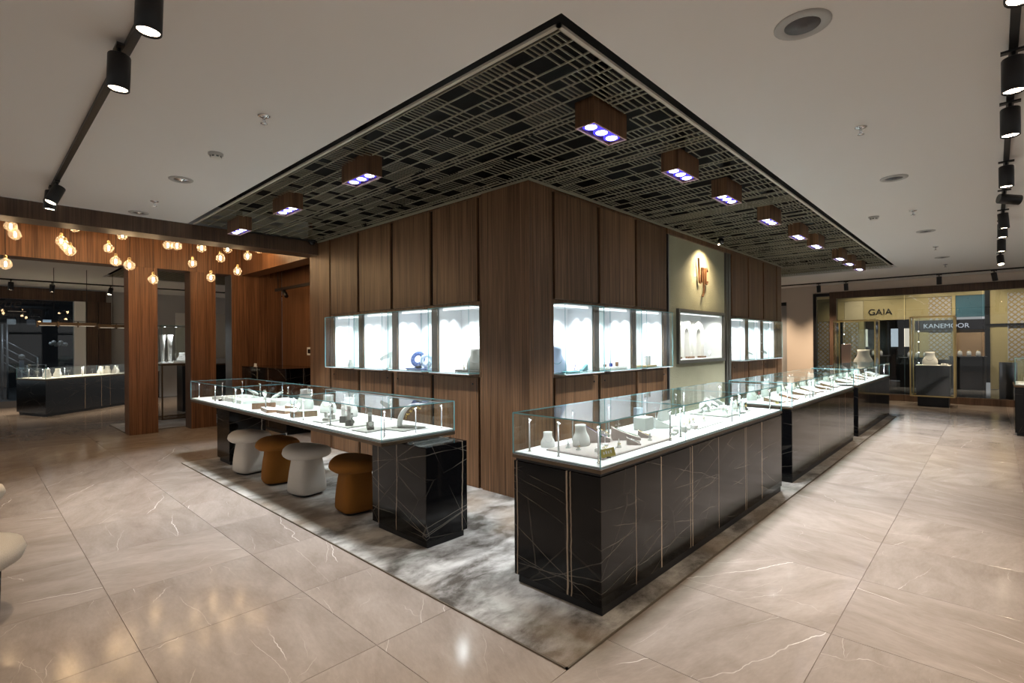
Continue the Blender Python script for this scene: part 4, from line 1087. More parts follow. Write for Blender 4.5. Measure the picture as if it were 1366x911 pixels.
ZK, ZT, ZN = 0.8275, 0.8035, 1.2035
def spots_(x):
    for nm, xs3 in (('near end', (2.35, 5.96, 9.57)), ('far end', (5.6, 9.21, 12.82)), ('first divider', (3.41, 7.05, 10.65)), ('second divider', (4.55, 8.13, 11.73))):
        if min(abs(x - v) for v in xs3) < 0.16: return ', ' + nm
    return ', mid section'
def posts_counter(pts, label, group, z, yc):
    for x, y in pts:
        dx = 0.25 if (x * 7.3) % 1 > 0.5 else -0.25
        led_post(x, y, z, 0.205, x + dx, yc, '%s by the %s glass%s' % (label, 'front' if y < yc else 'back', spots_(x)), group)
F_ = 'in the rug corner counter'
posts_counter([(2.42, 2.13), (2.42, 1.90), (2.44, 1.63), (3.32, 1.63), (3.33, 2.13), (3.50, 1.64), (3.9, 2.14), (4.46, 1.63), (4.47, 2.14), (4.64, 1.63), (4.64, 2.14), (5.5, 1.64), (5.5, 2.14), (2.9, 2.15)],
              'chrome LED post ' + F_, 'LED posts in the rug corner counter', ZK, 1.88)
zt_ = tray(2.95, 1.86, ZK, 0.88, 0.42, 0, 'large thin taupe board under the stands ' + F_)
bust(2.74, 1.97, zt_, 0.135, R(-20), 'low white bust on the taupe board ' + F_, 'pearl')
bangle_ramp(2.93, 1.98, zt_, 0.12, 0.17, 0.115, R(48), 'tall taupe bracelet ramp with blue stones behind the gold card', 'taupe', 'gem_blue')
bangle_ramp(3.12, 1.86, zt_, 0.09, 0.19, 0.085, R(40), 'taupe bracelet ramp with green stones in the rug corner counter', 'taupe', 'gem_green')
bangle_ramp(3.00, 1.73, zt_, 0.06, 0.09, 0.045, R(35), 'short taupe ring ramp in front of the bracelet ramps', 'taupe', 'silver')
bangle_ramp(3.27, 1.80, zt_, 0.06, 0.09, 0.05, R(30), 'short taupe ring ramp near the first glass divider', 'taupe', 'gold')
wedge(2.70, 1.755, zt_, 0.13, 0.10, 0.02, R(20), 'stack of white cards beside the gold card sign', 'pearl', 'pearl')
sg = thing('card_sign', 'small tilted gold card sign standing in the rug corner counter', 'sign', (2.545, 1.63, zt_ - 0.011 + 0.011), R(-52))
MB().box(-0.012, -0.008, 0, 0.012, 0.008, 0.008).build('foot', 'metal_black', sg)
MB().rbox(-0.042, -0.002, 0, 0.042, 0.002, 0.05, 0.0006).xf(Matrix.Translation((0, 0, 0.006)) @ Matrix.Rotation(R(-14), 4, 'Y')).build('card', plain('gold_card', (0.34, 0.27, 0.06), 0.35, 0.6), sg)
mk = MB()
for k in range(4): mk.box(-0.026 + k * 0.014, -0.0032, 0.02, -0.018 + k * 0.014, -0.0022, 0.034 + 0.004 * (k % 2))
mk.xf(Matrix.Translation((0, 0, 0.006)) @ Matrix.Rotation(R(-14), 4, 'Y')).build('lettering', 'trim', sg)
for k, (x, y) in enumerate(((2.62, 1.90), (2.62, 1.98), (2.85, 1.75), (3.20, 1.72))):
    ring_cone(x, y, zt_, 0.055, 'white ring cone on the taupe board in the rug corner counter', group='ring cones on the taupe board', ring=('gold', 'silver')[k % 2])
earring_stand(2.86, 1.86, zt_, 0.09, R(-45), 'small silver earring stand in front of the tall taupe ramp', jew='gem_green')
bust(2.60, 2.13, ZK, 0.10, R(-40), 'very small white bust at the back corner of the rug corner counter', 'pearl', 'silver')
bangle_ramp(3.13, 2.04, zt_, 0.05, 0.08, 0.06, R(45), 'pale linen ramp beside the silver earring stand', 'linen', 'gold')
block(3.62, 2.0, ZK, 0.13, 0.10, 0.10, 0, 'big white display block past the first glass divider', 'pearl')
bangle_ramp(3.80, 1.93, ZK, 0.09, 0.14, 0.08, R(40), 'white bracelet ramp beside the big white block', 'pearl', 'silver')
block(3.75, 2.12, ZK, 0.07, 0.05, 0.15, 0, 'pale blue upright card block at the back of the rug corner counter', 'paleblue')
wedge(4.15, 2.10, ZK, 0.18, 0.05, 0.17, R(180), 'white upright card leaning at the back of the rug corner counter', 'pearl', 'pearl')
earring_stand(3.93, 2.06, ZK, 0.14, 0, 'silver earring stand before the leaning white card', mat='silver', jew='gold')
earring_stand(3.40 - 0.12, 2.02, ZK + 0.0115, 0.10, 0, 'silver earring stand beside the short ring ramp', jew='silver')
z2 = tray(4.15, 1.83, ZK, 0.50, 0.30, 0, 'thin white board in the middle section of the rug corner counter', 'pearl')
for k in range(3):
    ring_cone(4.0 + 0.14 * k, 1.80 + 0.03 * (k % 2), z2, 0.07, 'white ring cone on the thin white board ' + F_, group='ring cones in the rug corner counter')
for k in range(5):
    block(3.55 + 0.09 * k, 1.72 + 0.02 * (k % 2), ZK, 0.05, 0.04, 0.02 + 0.012 * (k % 3), 0.3 * k, 'little pale ring block along the front glass past the first divider', 'linen', 'ring blocks past the first divider', ring=('gold', 'silver', 'gold')[k % 3])
z2 = tray(4.98, 1.93, ZK, 0.62, 0.36, 0, 'grey suede board in the last section of the rug corner counter', 'greysuede')
for k in range(7):
    a = k / 6
    ring_cone(4.78 + 0.36 * a, 1.80 + 0.05 * math.sin(k * 2.1), z2, 0.09 + 0.02 * (k % 3), 'white ring cone on the grey suede board ' + F_, group='ring cones on the grey board')
for k in range(4):
    leaf(4.80 + 0.12 * k, 2.03, z2, 0.10 + 0.015 * (k % 2), R(40 * k), 'small white leaf stand on the grey suede board ' + F_, group='leaf stands on the grey board')
for k in range(3):
    watch_stand(5.27 + 0.07 * k, 1.80 + 0.07 * k, ZK + (0.0 if k else 0.0), 0.085, R(20 * k), 'black strap watch stand at the far end ' + F_, 'darksuede', 'watch stands in the rug corner counter', face='gold')
# middle and far counter
def stock(x0, label_where, gname, seed):
    rr = random.Random(seed); z = ZK
    posts_counter([(x0 + d, y) for d in (0.10, 1.02, 1.16, 2.1, 2.24, 3.15) for y in (1.63, 2.14)], 'chrome LED post ' + label_where, 'LED posts ' + gname, z, 1.88)
    for k in range(6):
        bust(x0 + (0.30, 0.80, 1.40, 1.88, 2.48, 2.96)[k], 2.07, z, 0.16 + 0.03 * (k % 2), R(rr.uniform(-25, 10)), 'cream necklace bust at the back ' + label_where, 'linen', 'gold', 'necklace busts ' + gname)
    for k in range(6):
        wedge(x0 + (0.40, 0.82, 1.45, 1.88, 2.50, 2.92)[k], 1.80, z, 0.28, 0.20, 0.045 + 0.02 * (k % 2), R(rr.uniform(-15, 15)), 'white pad on a slanted wood tray ' + label_where, 'woodlight', 'linen', 'slanted trays ' + gname)
    for k in range(5):
        earring_stand(x0 + (0.2, 0.62, 1.25, 1.7, 2.75)[k], 1.95, z, 0.13, R(rr.uniform(-30, 30)), 'silver earring stand ' + label_where, 'earring stands ' + gname, jew=rr.choice(('gold', 'gem_red', 'gem_green')))
    for k in range(4):
        watch_stand(x0 + (0.55, 1.64, 2.3, 2.72)[k], 2.07, z, 0.10, R(rr.uniform(-30, 30)), 'grey watch stand ' + label_where, 'greysuede', 'watch stands ' + gname)
    for k in range(5):
        ring_cone(x0 + (0.2, 0.95, 1.3, 2.0, 2.4)[k], 1.66, z, 0.06, 'white ring cone near the front glass ' + label_where, group='ring cones ' + gname, ring=rr.choice(('gold', 'silver')))
stock(5.96, 'in the middle marble counter', 'of the middle counter', 3)
stock(9.57, 'in the far end marble counter', 'of the far end counter', 5)
for k, c in enumerate(('gold', 'darksuede')):
    block(6.08 + 0.06 * k, 1.74, ZK, 0.045, 0.035, 0.025, 0.4, ('gold', 'black')[k] + ' coloured little ring block at the near end of the middle counter', c)

# table display
T_ = 'in the glass table with stools'
for x, y in ((2.16, 3.36), (2.45, 3.36), (2.71, 3.36), (2.16, 4.72), (2.16, 4.92), (2.70, 4.75), (2.71, 4.95), (2.16, 5.6), (2.16, 6.28), (2.16, 6.48), (2.70, 6.30), (2.71, 6.5), (2.16, 7.85), (2.45, 7.86), (2.71, 7.85), (2.71, 5.7), (2.16, 4.2), (2.71, 4.1), (2.16, 7.2), (2.71, 7.2)):
    led_post(x, y, ZT, 0.195, 2.43, y + (0.2 if (y * 3.1) % 1 > 0.5 else -0.2) if 3.5 < y < 7.7 else (3.7 if y < 4 else 7.5), 'chrome LED post %s by the %s glass' % (T_, ('near end' if y < 3.4 else 'far end' if y > 7.8 else 'stool side' if x < 2.4 else 'wall side')), 'LED posts in the stools table')
z2 = tray(2.50, 3.60, ZT, 0.26, 0.26, R(10), 'thin grey board under the white wave stand', 'greysuede')
wave_stand(2.50, 3.60, z2, 0.185, R(-47), 'white wavy sheet stand strung with gold pearls near the table end')
z2 = tray(2.27, 3.74, ZT, 0.22, 0.20, R(5), 'thin grey board with a dark watch block near the table end', 'greysuede')
watch_stand(2.25, 3.70, z2, 0.07, R(-30), 'low dark watch block on the grey board near the table end', 'darksuede', strap='greysuede')
watch_stand(2.30, 3.79, z2, 0.17, R(-40), 'tall grey watch stand on the grey board near the table end', 'greysuede', strap='greysuede')
z2 = tray(2.30, 4.12, ZT, 0.26, 0.34, R(3), 'thin grey board holding three watch stands on the stools table', 'greysuede')
watch_stand(2.24, 4.02, z2, 0.17, R(-50), 'tall cream strap watch stand beside the dark ones on the stools table', 'darksuede', strap='linen')
watch_stand(2.32, 4.14, z2, 0.09, R(-20), 'low dark watch stand between two tall ones on the stools table', 'darksuede')
watch_stand(2.30, 4.23, z2, 0.19, R(-60), 'tall cream strap watch stand next to the low dark one', 'darksuede', strap='linen')
earring_stand(2.48, 4.16, ZT, 0.15, R(-50), 'silver earring stand behind the watch stands on the stools table', jew='gem_red')
z2 = tray(2.28, 4.48, ZT, 0.22, 0.16, R(5), 'thin grey board holding two small watch rolls on the stools table', 'greysuede')
watch_stand(2.25, 4.45, z2, 0.08, R(-50), 'small grey watch roll next to the middle glass divider', 'greysuede', strap='linen')
watch_stand(2.33, 4.50, z2, 0.14, R(-50), 'taller grey watch roll next to the middle glass divider', 'greysuede', strap='greysuede')
bust(2.58, 4.62, ZT + 0.0, 0.185, R(-55), 'cream necklace bust with red pendant on the stools table', 'linen', 'gem_red')
bust(2.58, 5.05, ZT, 0.185, R(-55), 'cream necklace bust with gold beads just behind the red one', 'linen', 'gold')
bust(2.57, 5.55, ZT, 0.215, R(-60), 'tall cream necklace bust above brown trays on the stools table', 'linen', 'silver')
wedge(2.30, 5.02, ZT, 0.24, 0.22, 0.055, R(160), 'brown edged slanted tray next to the middle glass divider on the stools table')
wedge(2.27, 5.35, ZT, 0.14, 0.13, 0.03, R(100), 'small brown edged tray on the stools table')
wedge(2.26, 5.62, ZT, 0.30, 0.22, 0.035, R(80), 'wide brown edged tray on the stools table')
wedge(2.30, 6.02, ZT, 0.24, 0.26, 0.065, R(160), 'steep brown edged tray before the far glass divider on the stools table')
wedge(2.52, 5.80, ZT, 0.18, 0.12, 0.03, R(60), 'brown edged tray at the foot of the tall bust')
leaf(2.42, 5.40, ZT, 0.07, R(60), 'small white leaf stand before the tall bust on the stools table')
block(2.60, 6.20, ZT, 0.20, 0.30, 0.06, 0, 'low wide white block before the far glass divider on the stools table')
for k in range(3):
    wedge(2.40, 6.68 + 0.36 * k, ZT, 0.30, 0.30, 0.04, R(90 + 10 * k), 'white slanted tray in the far section of the stools table', 'pearl', 'linen', 'white trays in the far table section')
    leaf(2.66, 6.55 + 0.38 * k, ZT, 0.11, R(70 * k), 'small white leaf stand in the far section of the stools table', group='leaf stands in the far table section')
    ring_cone(2.23, 6.75 + 0.35 * k, ZT, 0.05, 'white ring cone in the far section of the stools table', group='ring cones in the far table section')
block(2.22, 7.18, ZT, 0.05, 0.04, 0.025, 0.5, 'little black ring block in the far section of the stools table', 'metal_black')

# wall showcases: left wall
bust(3.80, 4.10, ZN + 0.0205, 0.23, R(-60), 'grey bust with silver necklace before the grey card in the wall showcase', 'greysuede', 'silver')
tray(3.78, 4.13, ZN, 0.16, 0.44, 0, 'dark thin board in the wall showcase beside the corner post', 'darksuede', 0.018)
block(3.92, 3.985, ZN + 0.003, 0.03, 0.10, 0.42, 0, 'tall grey card behind the grey bust in the wall showcase', 'greysuede')
earring_stand(3.80, 4.32, ZN + 0.0205, 0.15, R(-50), 'slim silver stand in the wall showcase beside the corner post', jew='silver')
ring_cone(3.74, 4.24, ZN + 0.0205, 0.06, 'small white cone in the wall showcase beside the corner post')
tray(3.80, 5.08, ZN, 0.16, 0.46, 0, 'dark blue board in the wall showcase with blue stands', 'blue', 0.012)
disc_stand(3.82, 5.18, ZN + 0.0145, 0.10, R(-65), 'bigger blue disc stand in the wall showcase', 'blue')
disc_stand(3.80, 4.98, ZN + 0.0145, 0.085, R(-50), 'smaller blue disc stand in the wall showcase', 'paleblue')
block(3.74, 5.07, ZN + 0.0145, 0.05, 0.05, 0.03, 0, 'little dark block between the blue disc stands', 'metal_black')
disc_stand(3.70, 4.80, ZN + 0.002, 0.05, R(-100), 'small pale blue disc stand in the wall showcase by the glass side', 'paleblue')
leaf(3.82, 5.78, ZN, 0.26, R(-55), 'large white leaf shaped stand in the wall showcase')
bust(3.60, 6.40, ZN + 0.002, 0.10, R(-60), 'tiny white bust with blue beads in the wall showcase by the passage', 'pearl', 'gem_blue')
# right wall
bust(4.22, 3.36, ZN, 0.27, R(-30), 'pale blue bust with teal necklace in the wall showcase', 'paleblue', 'teal')
tray(4.30, 3.20, ZN + 0.001, 0.20, 0.09, 0, 'teal flat board at the front of the wall showcase', 'teal', 0.012)
bangle_ramp(4.50, 3.30, ZN, 0.05, 0.12, 0.08, R(-60), 'white ramp with blue stones in the wall showcase', 'pearl', 'gem_blue')
bangle_ramp(4.66, 3.30, ZN, 0.04, 0.13, 0.07, R(-80), 'teal ramp in the wall showcase', 'teal', 'silver')
tray(5.2, 3.28, ZN, 0.46, 0.14, 0, 'white slab holding tiny coloured rings in the wall showcase', 'pearl', 0.025)
for k, c in enumerate(('copper', 'gem_blue', 'copper')):
    block(5.05 + 0.13 * k, 3.28, ZN + 0.0275, 0.04, 0.03, 0.03 + 0.01 * k, 0.3, 'tiny ' + ('copper', 'blue', 'orange')[k] + ' block on the white slab in the wall showcase', c)
tray(6.0, 3.27, ZN, 0.34, 0.16, R(8), 'gold tray in the wall showcase next to the green bay', 'brass', 0.015)
block(6.10, 3.30, ZN + 0.018, 0.09, 0.05, 0.12, 0.3, 'white upright block on the gold tray', 'pearl')
earring_stand(5.93, 3.25, ZN + 0.018, 0.11, 0, 'silver earring stand on the gold tray', jew='gold')
for q_, (a, c) in enumerate(NR[3:]):
    leaf(a + 0.3, 3.36, ZN, 0.20, R(20 + 60 * q_), 'white leaf stand in the wall showcase, ' + ('just past the green bay', 'middle of the trio past the green bay', 'next to the wall end')[q_])
    ring_cone(a + 0.52, 3.22, ZN, 0.06, 'white ring cone in the wall showcase, ' + ('just past the green bay', 'middle of the trio past the green bay', 'next to the wall end')[q_])
# framed window
zf = fz0 + 0.045 + 0.013
for k in range(3):
    arch(7.08 + 0.43 * k, YW + 0.24, zf, 0.40, 0.58, 'white arch stand with hanging string in the framed showcase', 'arch stands in the framed showcase')
leaf(8.33, YW + 0.18, zf, 0.10, R(20), 'small white leaf stand in the framed showcase')

# ------------------------------------------------------------------ left edge lounge chairs
def lounge(label, x, y, rz):
    t = thing('lounge_chair', label, 'chair', (x, y, 0), rz, 'woven lounge chairs on the tiles')
    n = 32
    rings = []
    for r, z in ((0.18, 0.30), (0.30, 0.31), (0.36, 0.345), (0.375, 0.39), (0.36, 0.43), (0.30, 0.45), (0.15, 0.455), (0.02, 0.456)):
        rings.append([(r * math.cos(2 * PI * i / n), r * 0.9 * math.sin(2 * PI * i / n), z) for i in range(n)])
    MB().loft(rings).build('seat', 'boucle', t)
    MB().lathe([(0.28, 0.452), (0.29, 0.47), (0.26, 0.49), (0.05, 0.495), (0.001, 0.495)], -0.04, 0, 28, sy=0.9).build('cushion', 'chairseat', t)
    rings = []
    for k in range(15):
        a = PI * 0.62 + PI * 0.76 * k / 14; h = 0.78 - 0.22 * abs(k - 7) / 7
        c_, s_ = math.cos(a), math.sin(a)
        rings.append([(0.33 * c_, 0.30 * s_, 0.40), (0.40 * c_, 0.37 * s_, 0.40), (0.44 * c_, 0.41 * s_, h - 0.04), (0.41 * c_, 0.38 * s_, h), (0.37 * c_, 0.34 * s_, h - 0.03)])
    MB().loft(rings).build('backrest', 'boucle', t)
    for sx, sy in ((1, 1), (1, -1), (-1, 1), (-1, -1)):
        MB().tube([(0.2 * sx, 0.18 * sy, 0.31), (0.19 * sx, 0.2 * sy, 0.0)], 0.012, 8, rs=[0.015, 0.008]).build('leg', 'metal_black', t)
lounge('pale woven lounge chair on the tiles across from the rust stool', -0.14, 3.98, R(20))
lounge('pale woven lounge chair on the tiles closer to the walnut pillars', -0.165, 5.62, R(10))

# ------------------------------------------------------------------ glass tower behind the pillars
tw = thing('glass_tower', 'glass cube showcase on slim bronze legs behind the walnut pillars', 'showcase', (2.72, 12.3, 0.0125))
for x, y in ((0, 0), (0.6, 0), (0, 0.55), (0.6, 0.55)): MB().box(x - 0.012, y - 0.012, 0, x + 0.012, y + 0.012, 1.10).build('leg', 'bronze', tw)
MB().box(-0.012, -0.012, 0.0, 0.612, 0.012, 0.02).box(-0.012, 0.54, 0.0, 0.612, 0.562, 0.02).box(-0.012, 0.012, 0, 0.012, 0.54, 0.02).box(0.588, 0.012, 0, 0.612, 0.54, 0.02).build('foot_frame', 'bronze', tw)
MB().rbox(-0.02, -0.02, 1.10, 0.62, 0.57, 1.14, 0.003).build('tray', 'bronze', tw)
MB().rbox(0.0, 0.0, 1.14, 0.60, 0.55, 1.155, 0.002).build('display_base', 'whitebase', tw)
for a in ((0, 0, 0.6, 0.006), (0, 0.544, 0.6, 0.55), (0, 0.006, 0.006, 0.544), (0.594, 0.006, 0.6, 0.544)): glass_pane(a[0], a[1], 1.155, a[2], a[3], 1.92, tw)
glass_pane(0, 0, 1.92, 0.6, 0.55, 1.926, tw, 'glass_top')
spot(tw, (0.3, 0.28, 1.88), (0.3, 0.28, 1), 14.0, COOL, 120, 0.8, 0.03)
MB().box(0.02, 0.25, 1.90, 0.58, 0.28, 1.912).build('light_bar', 'chrome', tw)
for k in range(3): MB().box(0.10 + 0.2 * k, 0.255, 1.893, 0.125 + 0.2 * k, 0.275, 1.8995).build('led', 'led_head', tw)
for k in range(5):
    earring_stand(2.84 + 0.09 * k, 12.5 + 0.05 * (k % 2), 1.1685, 0.12 + 0.03 * (k % 3), 0, 'silver stand inside the glass tower', 'stands in the glass tower', jew='silver')
tray(3.10, 12.38, 1.1685, 0.34, 0.08, 0, 'white slab inside the glass tower', 'linen', 0.04)
bust(3.17, 12.68, 1.1685, 0.2, R(-30), 'tall pale bust inside the glass tower', 'linen', 'silver')

for k in range(2):
    c_ = thing('tall_cone_stand', 'tall white cone stand inside the glass tower', 'display stand', (2.82 + 0.13 * k, 12.70, 1.1685), 0, 'cone stands in the glass tower')
    MB().lathe([(0.05, 0), (0.05, 0.012), (0.03, 0.02)], 0, 0, 14).build('foot', 'pearl', c_); MB().lathe([(0.030, 0.02), (0.045, 0.45), (0.06, 0.58), (0.001, 0.585)], 0, 0, 16).build('cone', 'linen', c_)

# cabinet seen through the narrow gap
sh = thing('side_cabinet', 'dark cabinet with lit shelf seen between the pillars', 'cabinet', (4.0, 13.6, 0))
MB().rbox(-0.6, 0, 0, 0.9, 0.45, 1.05, 0.004).build('body', 'metal_black', sh); MB().rbox(-0.6, 0.01, 1.051, 0.9, 0.45, 1.08, 0.003).build('top', 'bronze', sh)
bp = thing('wall_board', 'pale board fixed above the dark cabinet between the pillars', 'panel', (4.0, 14.1, 1.2))
MB().rbox(-0.6, 0, 0, 0.9, 0.04, 1.1, 0.003).build('board', 'plastic_white', bp)
vs = thing('vase', 'cream ceramic vase on the dark cabinet between the pillars', 'vase', (3.86, 13.75, 1.08))
MB().lathe([(0.05, 0), (0.08, 0.03), (0.10, 0.14), (0.095, 0.24), (0.06, 0.30), (0.065, 0.33), (0.055, 0.33)], 0, 0, 18).build('body', 'ceramic', vs)

# ------------------------------------------------------------------ far left: angled counter, shop window, pendants
ac = thing('angled_counter', 'dark veined marble counter with glass top before the night window', 'counter', (0.77, 16.0, 0))
P_ = [(0, 0), (0.40, -1.08), (2.05, 0.47), (3.9, 2.0 - 0.3), (3.45, 2.0), (2.4, 1.55), (0.55, 0.45)]
amat = black_marble('black_marble_far', xlines=((1.15, 0.012, 0.01), (1.5, 0.010, 0.01), (1.7, 0.005, 0.01)), rot=0.9)
def inset(poly, k): 
    cx_ = sum(p[0] for p in poly) / len(poly); cy__ = sum(p[1] for p in poly) / len(poly)
    return [(cx_ + (x - cx_) * k, cy__ + (y - cy__) * k) for x, y in poly]
P_ = [(0, 0), (0.40, -1.08), (2.05, 0.47), (3.0, 1.36), (2.5, 1.9), (1.55, 1.02), (0.50, 0.05)]
MB().prism(inset(P_, 0.97), 0, 0.06).build('plinth', 'metal_black', ac)
MB().prism(P_, 0.06, 0.78).build('body', amat, ac)
MB().prism(inset(P_, 1.005), 0.78, 0.81).build('ledge', 'bronze', ac)
MB().prism(inset(P_, 0.985), 0.81, 0.82).build('display_base', 'whitebase', ac)
for (ax_, ay_), (bx_, by_) in zip(P_, P_[1:] + P_[:1]):
    L = math.hypot(bx_ - ax_, by_ - ay_); g_ = glass_pane(0.0, 0, 0, L, 0.007, 0.24, ac)
    g_.location = (ax_, ay_, 0.811); g_.rotation_euler = (0, 0, math.atan2(by_ - ay_, bx_ - ax_))
MB().prism(P_, 1.052, 1.06).build('glass_top', 'glass', ac)
for k, (x, y) in enumerate(((0.95, 15.6), (1.15, 15.25), (1.55, 15.6), (1.9, 15.95), (2.3, 16.3), (2.65, 16.65), (3.0, 17.0), (1.3, 16.0), (2.0, 16.5))):
    led_post(x, y, 0.821, 0.2, x + 0.1, y + 0.15, 'thin chrome LED post in the angled counter by the night window', 'LED posts of the angled counter', 1.3)
for k, (x, y) in enumerate(((1.25, 15.55), (1.45, 15.75), (2.35, 16.55), (2.5, 16.7), (2.7, 16.85))):
    bust(x, y, 0.821, 0.19, R(-40), 'white necklace bust in the angled counter by the night window', 'pearl', 'silver', 'busts of the angled counter')
for k, (x, y) in enumerate(((1.65, 15.9), (1.95, 16.2), (2.15, 16.35), (1.1, 15.75))):
    earring_stand(x, y, 0.821, 0.14, 0, 'silver earring stand in the angled counter by the night window', 'earring stands of the angled counter', jew='silver')

YF = 18.0
w1 = shell('window_1', 'dark night shop window with wood lintel beyond the angled counter', 'window')
MB().box(-6, YF - 0.10, 2.73, 2.66, YF + 0.12, 3.03).build('lintel', 'wood_lintel', w1)
MB().box(-6, YF - 0.05, 0, 1.97, YF + 0.1, 0.16).build('sill', 'plastic_dark', w1)
for a, c in ((-4.6, -2.2), (-2.19, 0.0), (0.01, 1.97)): glass_pane(a, YF, 0.16, c, YF + 0.012, 2.73, w1, 'window_pane', 'glass_dark')
struct(MB().rbox(1.98, YF - 0.12, 0, 2.22, YF + 0.12, 2.73, 0.003).build('trim_3', 'plastic_white'), 'white column at the end of the night shop window', 'column')
struct(MB().rbox(2.23, YF - 0.14, 0, 2.48, YF + 0.12, 2.73, 0.003).build('trim_4', 'wood_lintel'), 'wood panel beside the white column', 'panel')
struct(MB().rbox(2.49, YF - 0.17, 0, 2.76, YF + 0.12, 2.73, 0.003).build('trim_5', 'wood_lintel'), 'second wood panel beside the grey wall', 'panel')
struct(MB().box(2.67, YF + 0.13, 0, 9.5, YF + 0.25, ZC).build('wall_far', 'greypaint'), 'plain grey wall at the back left', 'wall')
# beyond the night window
struct(MB().box(-9, YF + 0.12, -0.10, 6, 30, -0.01).build('floor_outside', 'mall_grey'), 'dim floor outside the night window', 'floor')
struct(MB().box(-9, 27, 0, 6, 27.2, 4.2).build('wall_outside', 'mall_dark'), 'dark wall far outside the night window', 'wall')
struct(MB().box(-9, YF + 0.3, 3.6, 6, 27, 3.7).build('ceiling_outside', 'mall_grey'), 'dim ceiling outside the night window', 'ceiling')
ol = thing('added_outside_light', 'unseen round light added to brighten the outside of the night window', 'lamp', (0.9, 19.6, 3.6))  # added out of sight to brighten what stands behind the window glass
MB().lathe([(0.09, 0), (0.09, -0.03), (0.07, -0.03)], 0, 0, 16).build('rim', 'plastic_grey', ol); MB().lathe([(0.001, -0.02), (0.07, -0.02), (0.07, -0.028), (0.001, -0.028)], 0, 0, 16).build('lens', 'led_cool', ol)
spot(ol, (0, 0, -0.05), (0.0, 0.6, -2), 90, COOL, 120, 0.9, 0.06)
rl = thing('stair_railing', 'steel stair railing outside the night window', 'railing', (0.72, 21.0, 0))
for k, (x, zt2) in enumerate(((-0.25, 2.2), (0.0, 2.2), (0.10, 2.2))): MB().tube([(x, 0, 0), (x, 0, zt2)], 0.025, 8).build('post', 'steel', rl)
for k in range(4): MB().tube([(0.0, 0, 1.75 - 0.22 * k), (0.75, 0, 1.2 - 0.22 * k)], 0.018, 8).build('rail', 'steel', rl)
MB().tube([(0.75, 0, 1.2), (0.75, 0, 0)], 0.022, 8).build('post', 'steel', rl)
hb = thing('hanging_bar', 'black hanging bar with small signs outside the night window', 'sign', (1.25, 20.0, 2.62))
MB().box(-0.55, -0.03, 0, 0.62, 0.03, 0.06).build('bar', 'metal_black', hb)
MB().tube([(-0.3, 0, 0.06), (-0.3, 0, 0.98)], 0.008, 6).tube([(0.3, 0, 0.06), (0.3, 0, 0.98)], 0.008, 6).build('rods', 'metal_black', hb)
for k, (x, m) in enumerate(((-0.38, 'plastic_grey'), (0.02, 'plastic_dark'), (0.36, 'mall_cool'))):
    MB().tube([(x, 0, 0), (x - 0.06, 0, -0.32)], 0.006, 5).tube([(x, 0, 0), (x + 0.06, 0, -0.32)], 0.006, 5).build('wire', 'metal_black', hb)
    MB().box(x - 0.09, -0.02, -0.47, x + 0.09, 0.02, -0.32).build('sign_plate', m, hb)
sp_ = thing('sign_post', 'blue and white sign post outside the night window', 'sign', (1.05, 19.6, 0))
MB().tube([(0, 0, 0), (0, 0, 0.9)], 0.02, 8).build('post', 'steel', sp_); MB().box(-0.05, -0.01, 0.9, 0.05, 0.01, 1.15).build('plate', 'paleblue', sp_)
MB().lathe([(0.001, 0), (0.07, 0), (0.07, 0.02), (0.001, 0.02)], 0, 0, 18).xf(Matrix.Translation((0, 0.0, 1.25)) @ Matrix.Rotation(PI / 2, 4, 'X')).build('disc', 'plastic_white', sp_)
gt = thing('metal_frame_gate', 'pale tubular frame outside the night window', 'frame', (1.2, 19.3, 0))
MB().tube([(-0.05, 0, 0), (-0.05, 0, 1.02), (0.32, 0, 1.02), (0.32, 0, 0)], 0.018, 8).build('tube', 'plastic_white', gt)
pl = thing('potted_orchid', 'pale orchid in a pot outside the night window', 'plant', (1.75, 19.2, 0))
MB().lathe([(0.10, 0), (0.14, 0.5), (0.13, 0.5)], 0, 0, 14).build('pot', 'mall_grey', pl)
MB().tube([(0, 0, 0.5), (0.02, 0, 1.0), (0.1, 0, 1.5), (0.0, 0, 1.75), (-0.1, 0, 1.7)], 0.008, 6).build('stem', 'leaf', pl)
for k in range(7): MB().lathe([(0.001, 0), (0.05, 0.01), (0.06, 0.02), (0.001, 0.015)], 0, 0, 7).xf(Matrix.Translation((-0.12 + 0.05 * k, -0.02, 1.6 + 0.04 * math.sin(k * 2))) @ Matrix.Rotation(R(70), 4, 'X')).build('petal', 'plastic_white', pl)

# linear pendants
def linear_pendant(label, x0, n, y, z):
    t = thing('linear_pendant', label, 'lamp', (x0, y, z), 0, 'bronze linear pendants')
    w = 0.30
    for k in range(n):
        s_ = MB().box(k * w, -0.03, 0, k * w + 0.02, 0.03, 0.11).box(k * w + 0.02, -0.03, 0.03, k * w + w - 0.005, 0.03, 0.09).build('segment', 'bronze', t)
        MB().box(k * w + 0.04, -0.02, 0.024, k * w + w - 0.03, 0.02, 0.0295).build('led', emit('pendant_led', (1.0, 0.85, 0.62), 0.5), s_)
    MB().box(-0.02, -0.008, 0.112, n * w + 0.06, 0.008, 0.122).build('bar', 'metal_black', t)
    for x in (0.25, n * w - 0.15): MB().tube([(x, 0, 0.122), (x, 0, ZC - z)], 0.005, 6).build('rod', 'metal_black', t)
linear_pendant('bronze three part linear pendant over the angled counter', 0.93, 3, 13.4, 1.90)
linear_pendant('bronze linear pendant beside the walnut pillar', 1.88, 3, 13.6, 1.88)

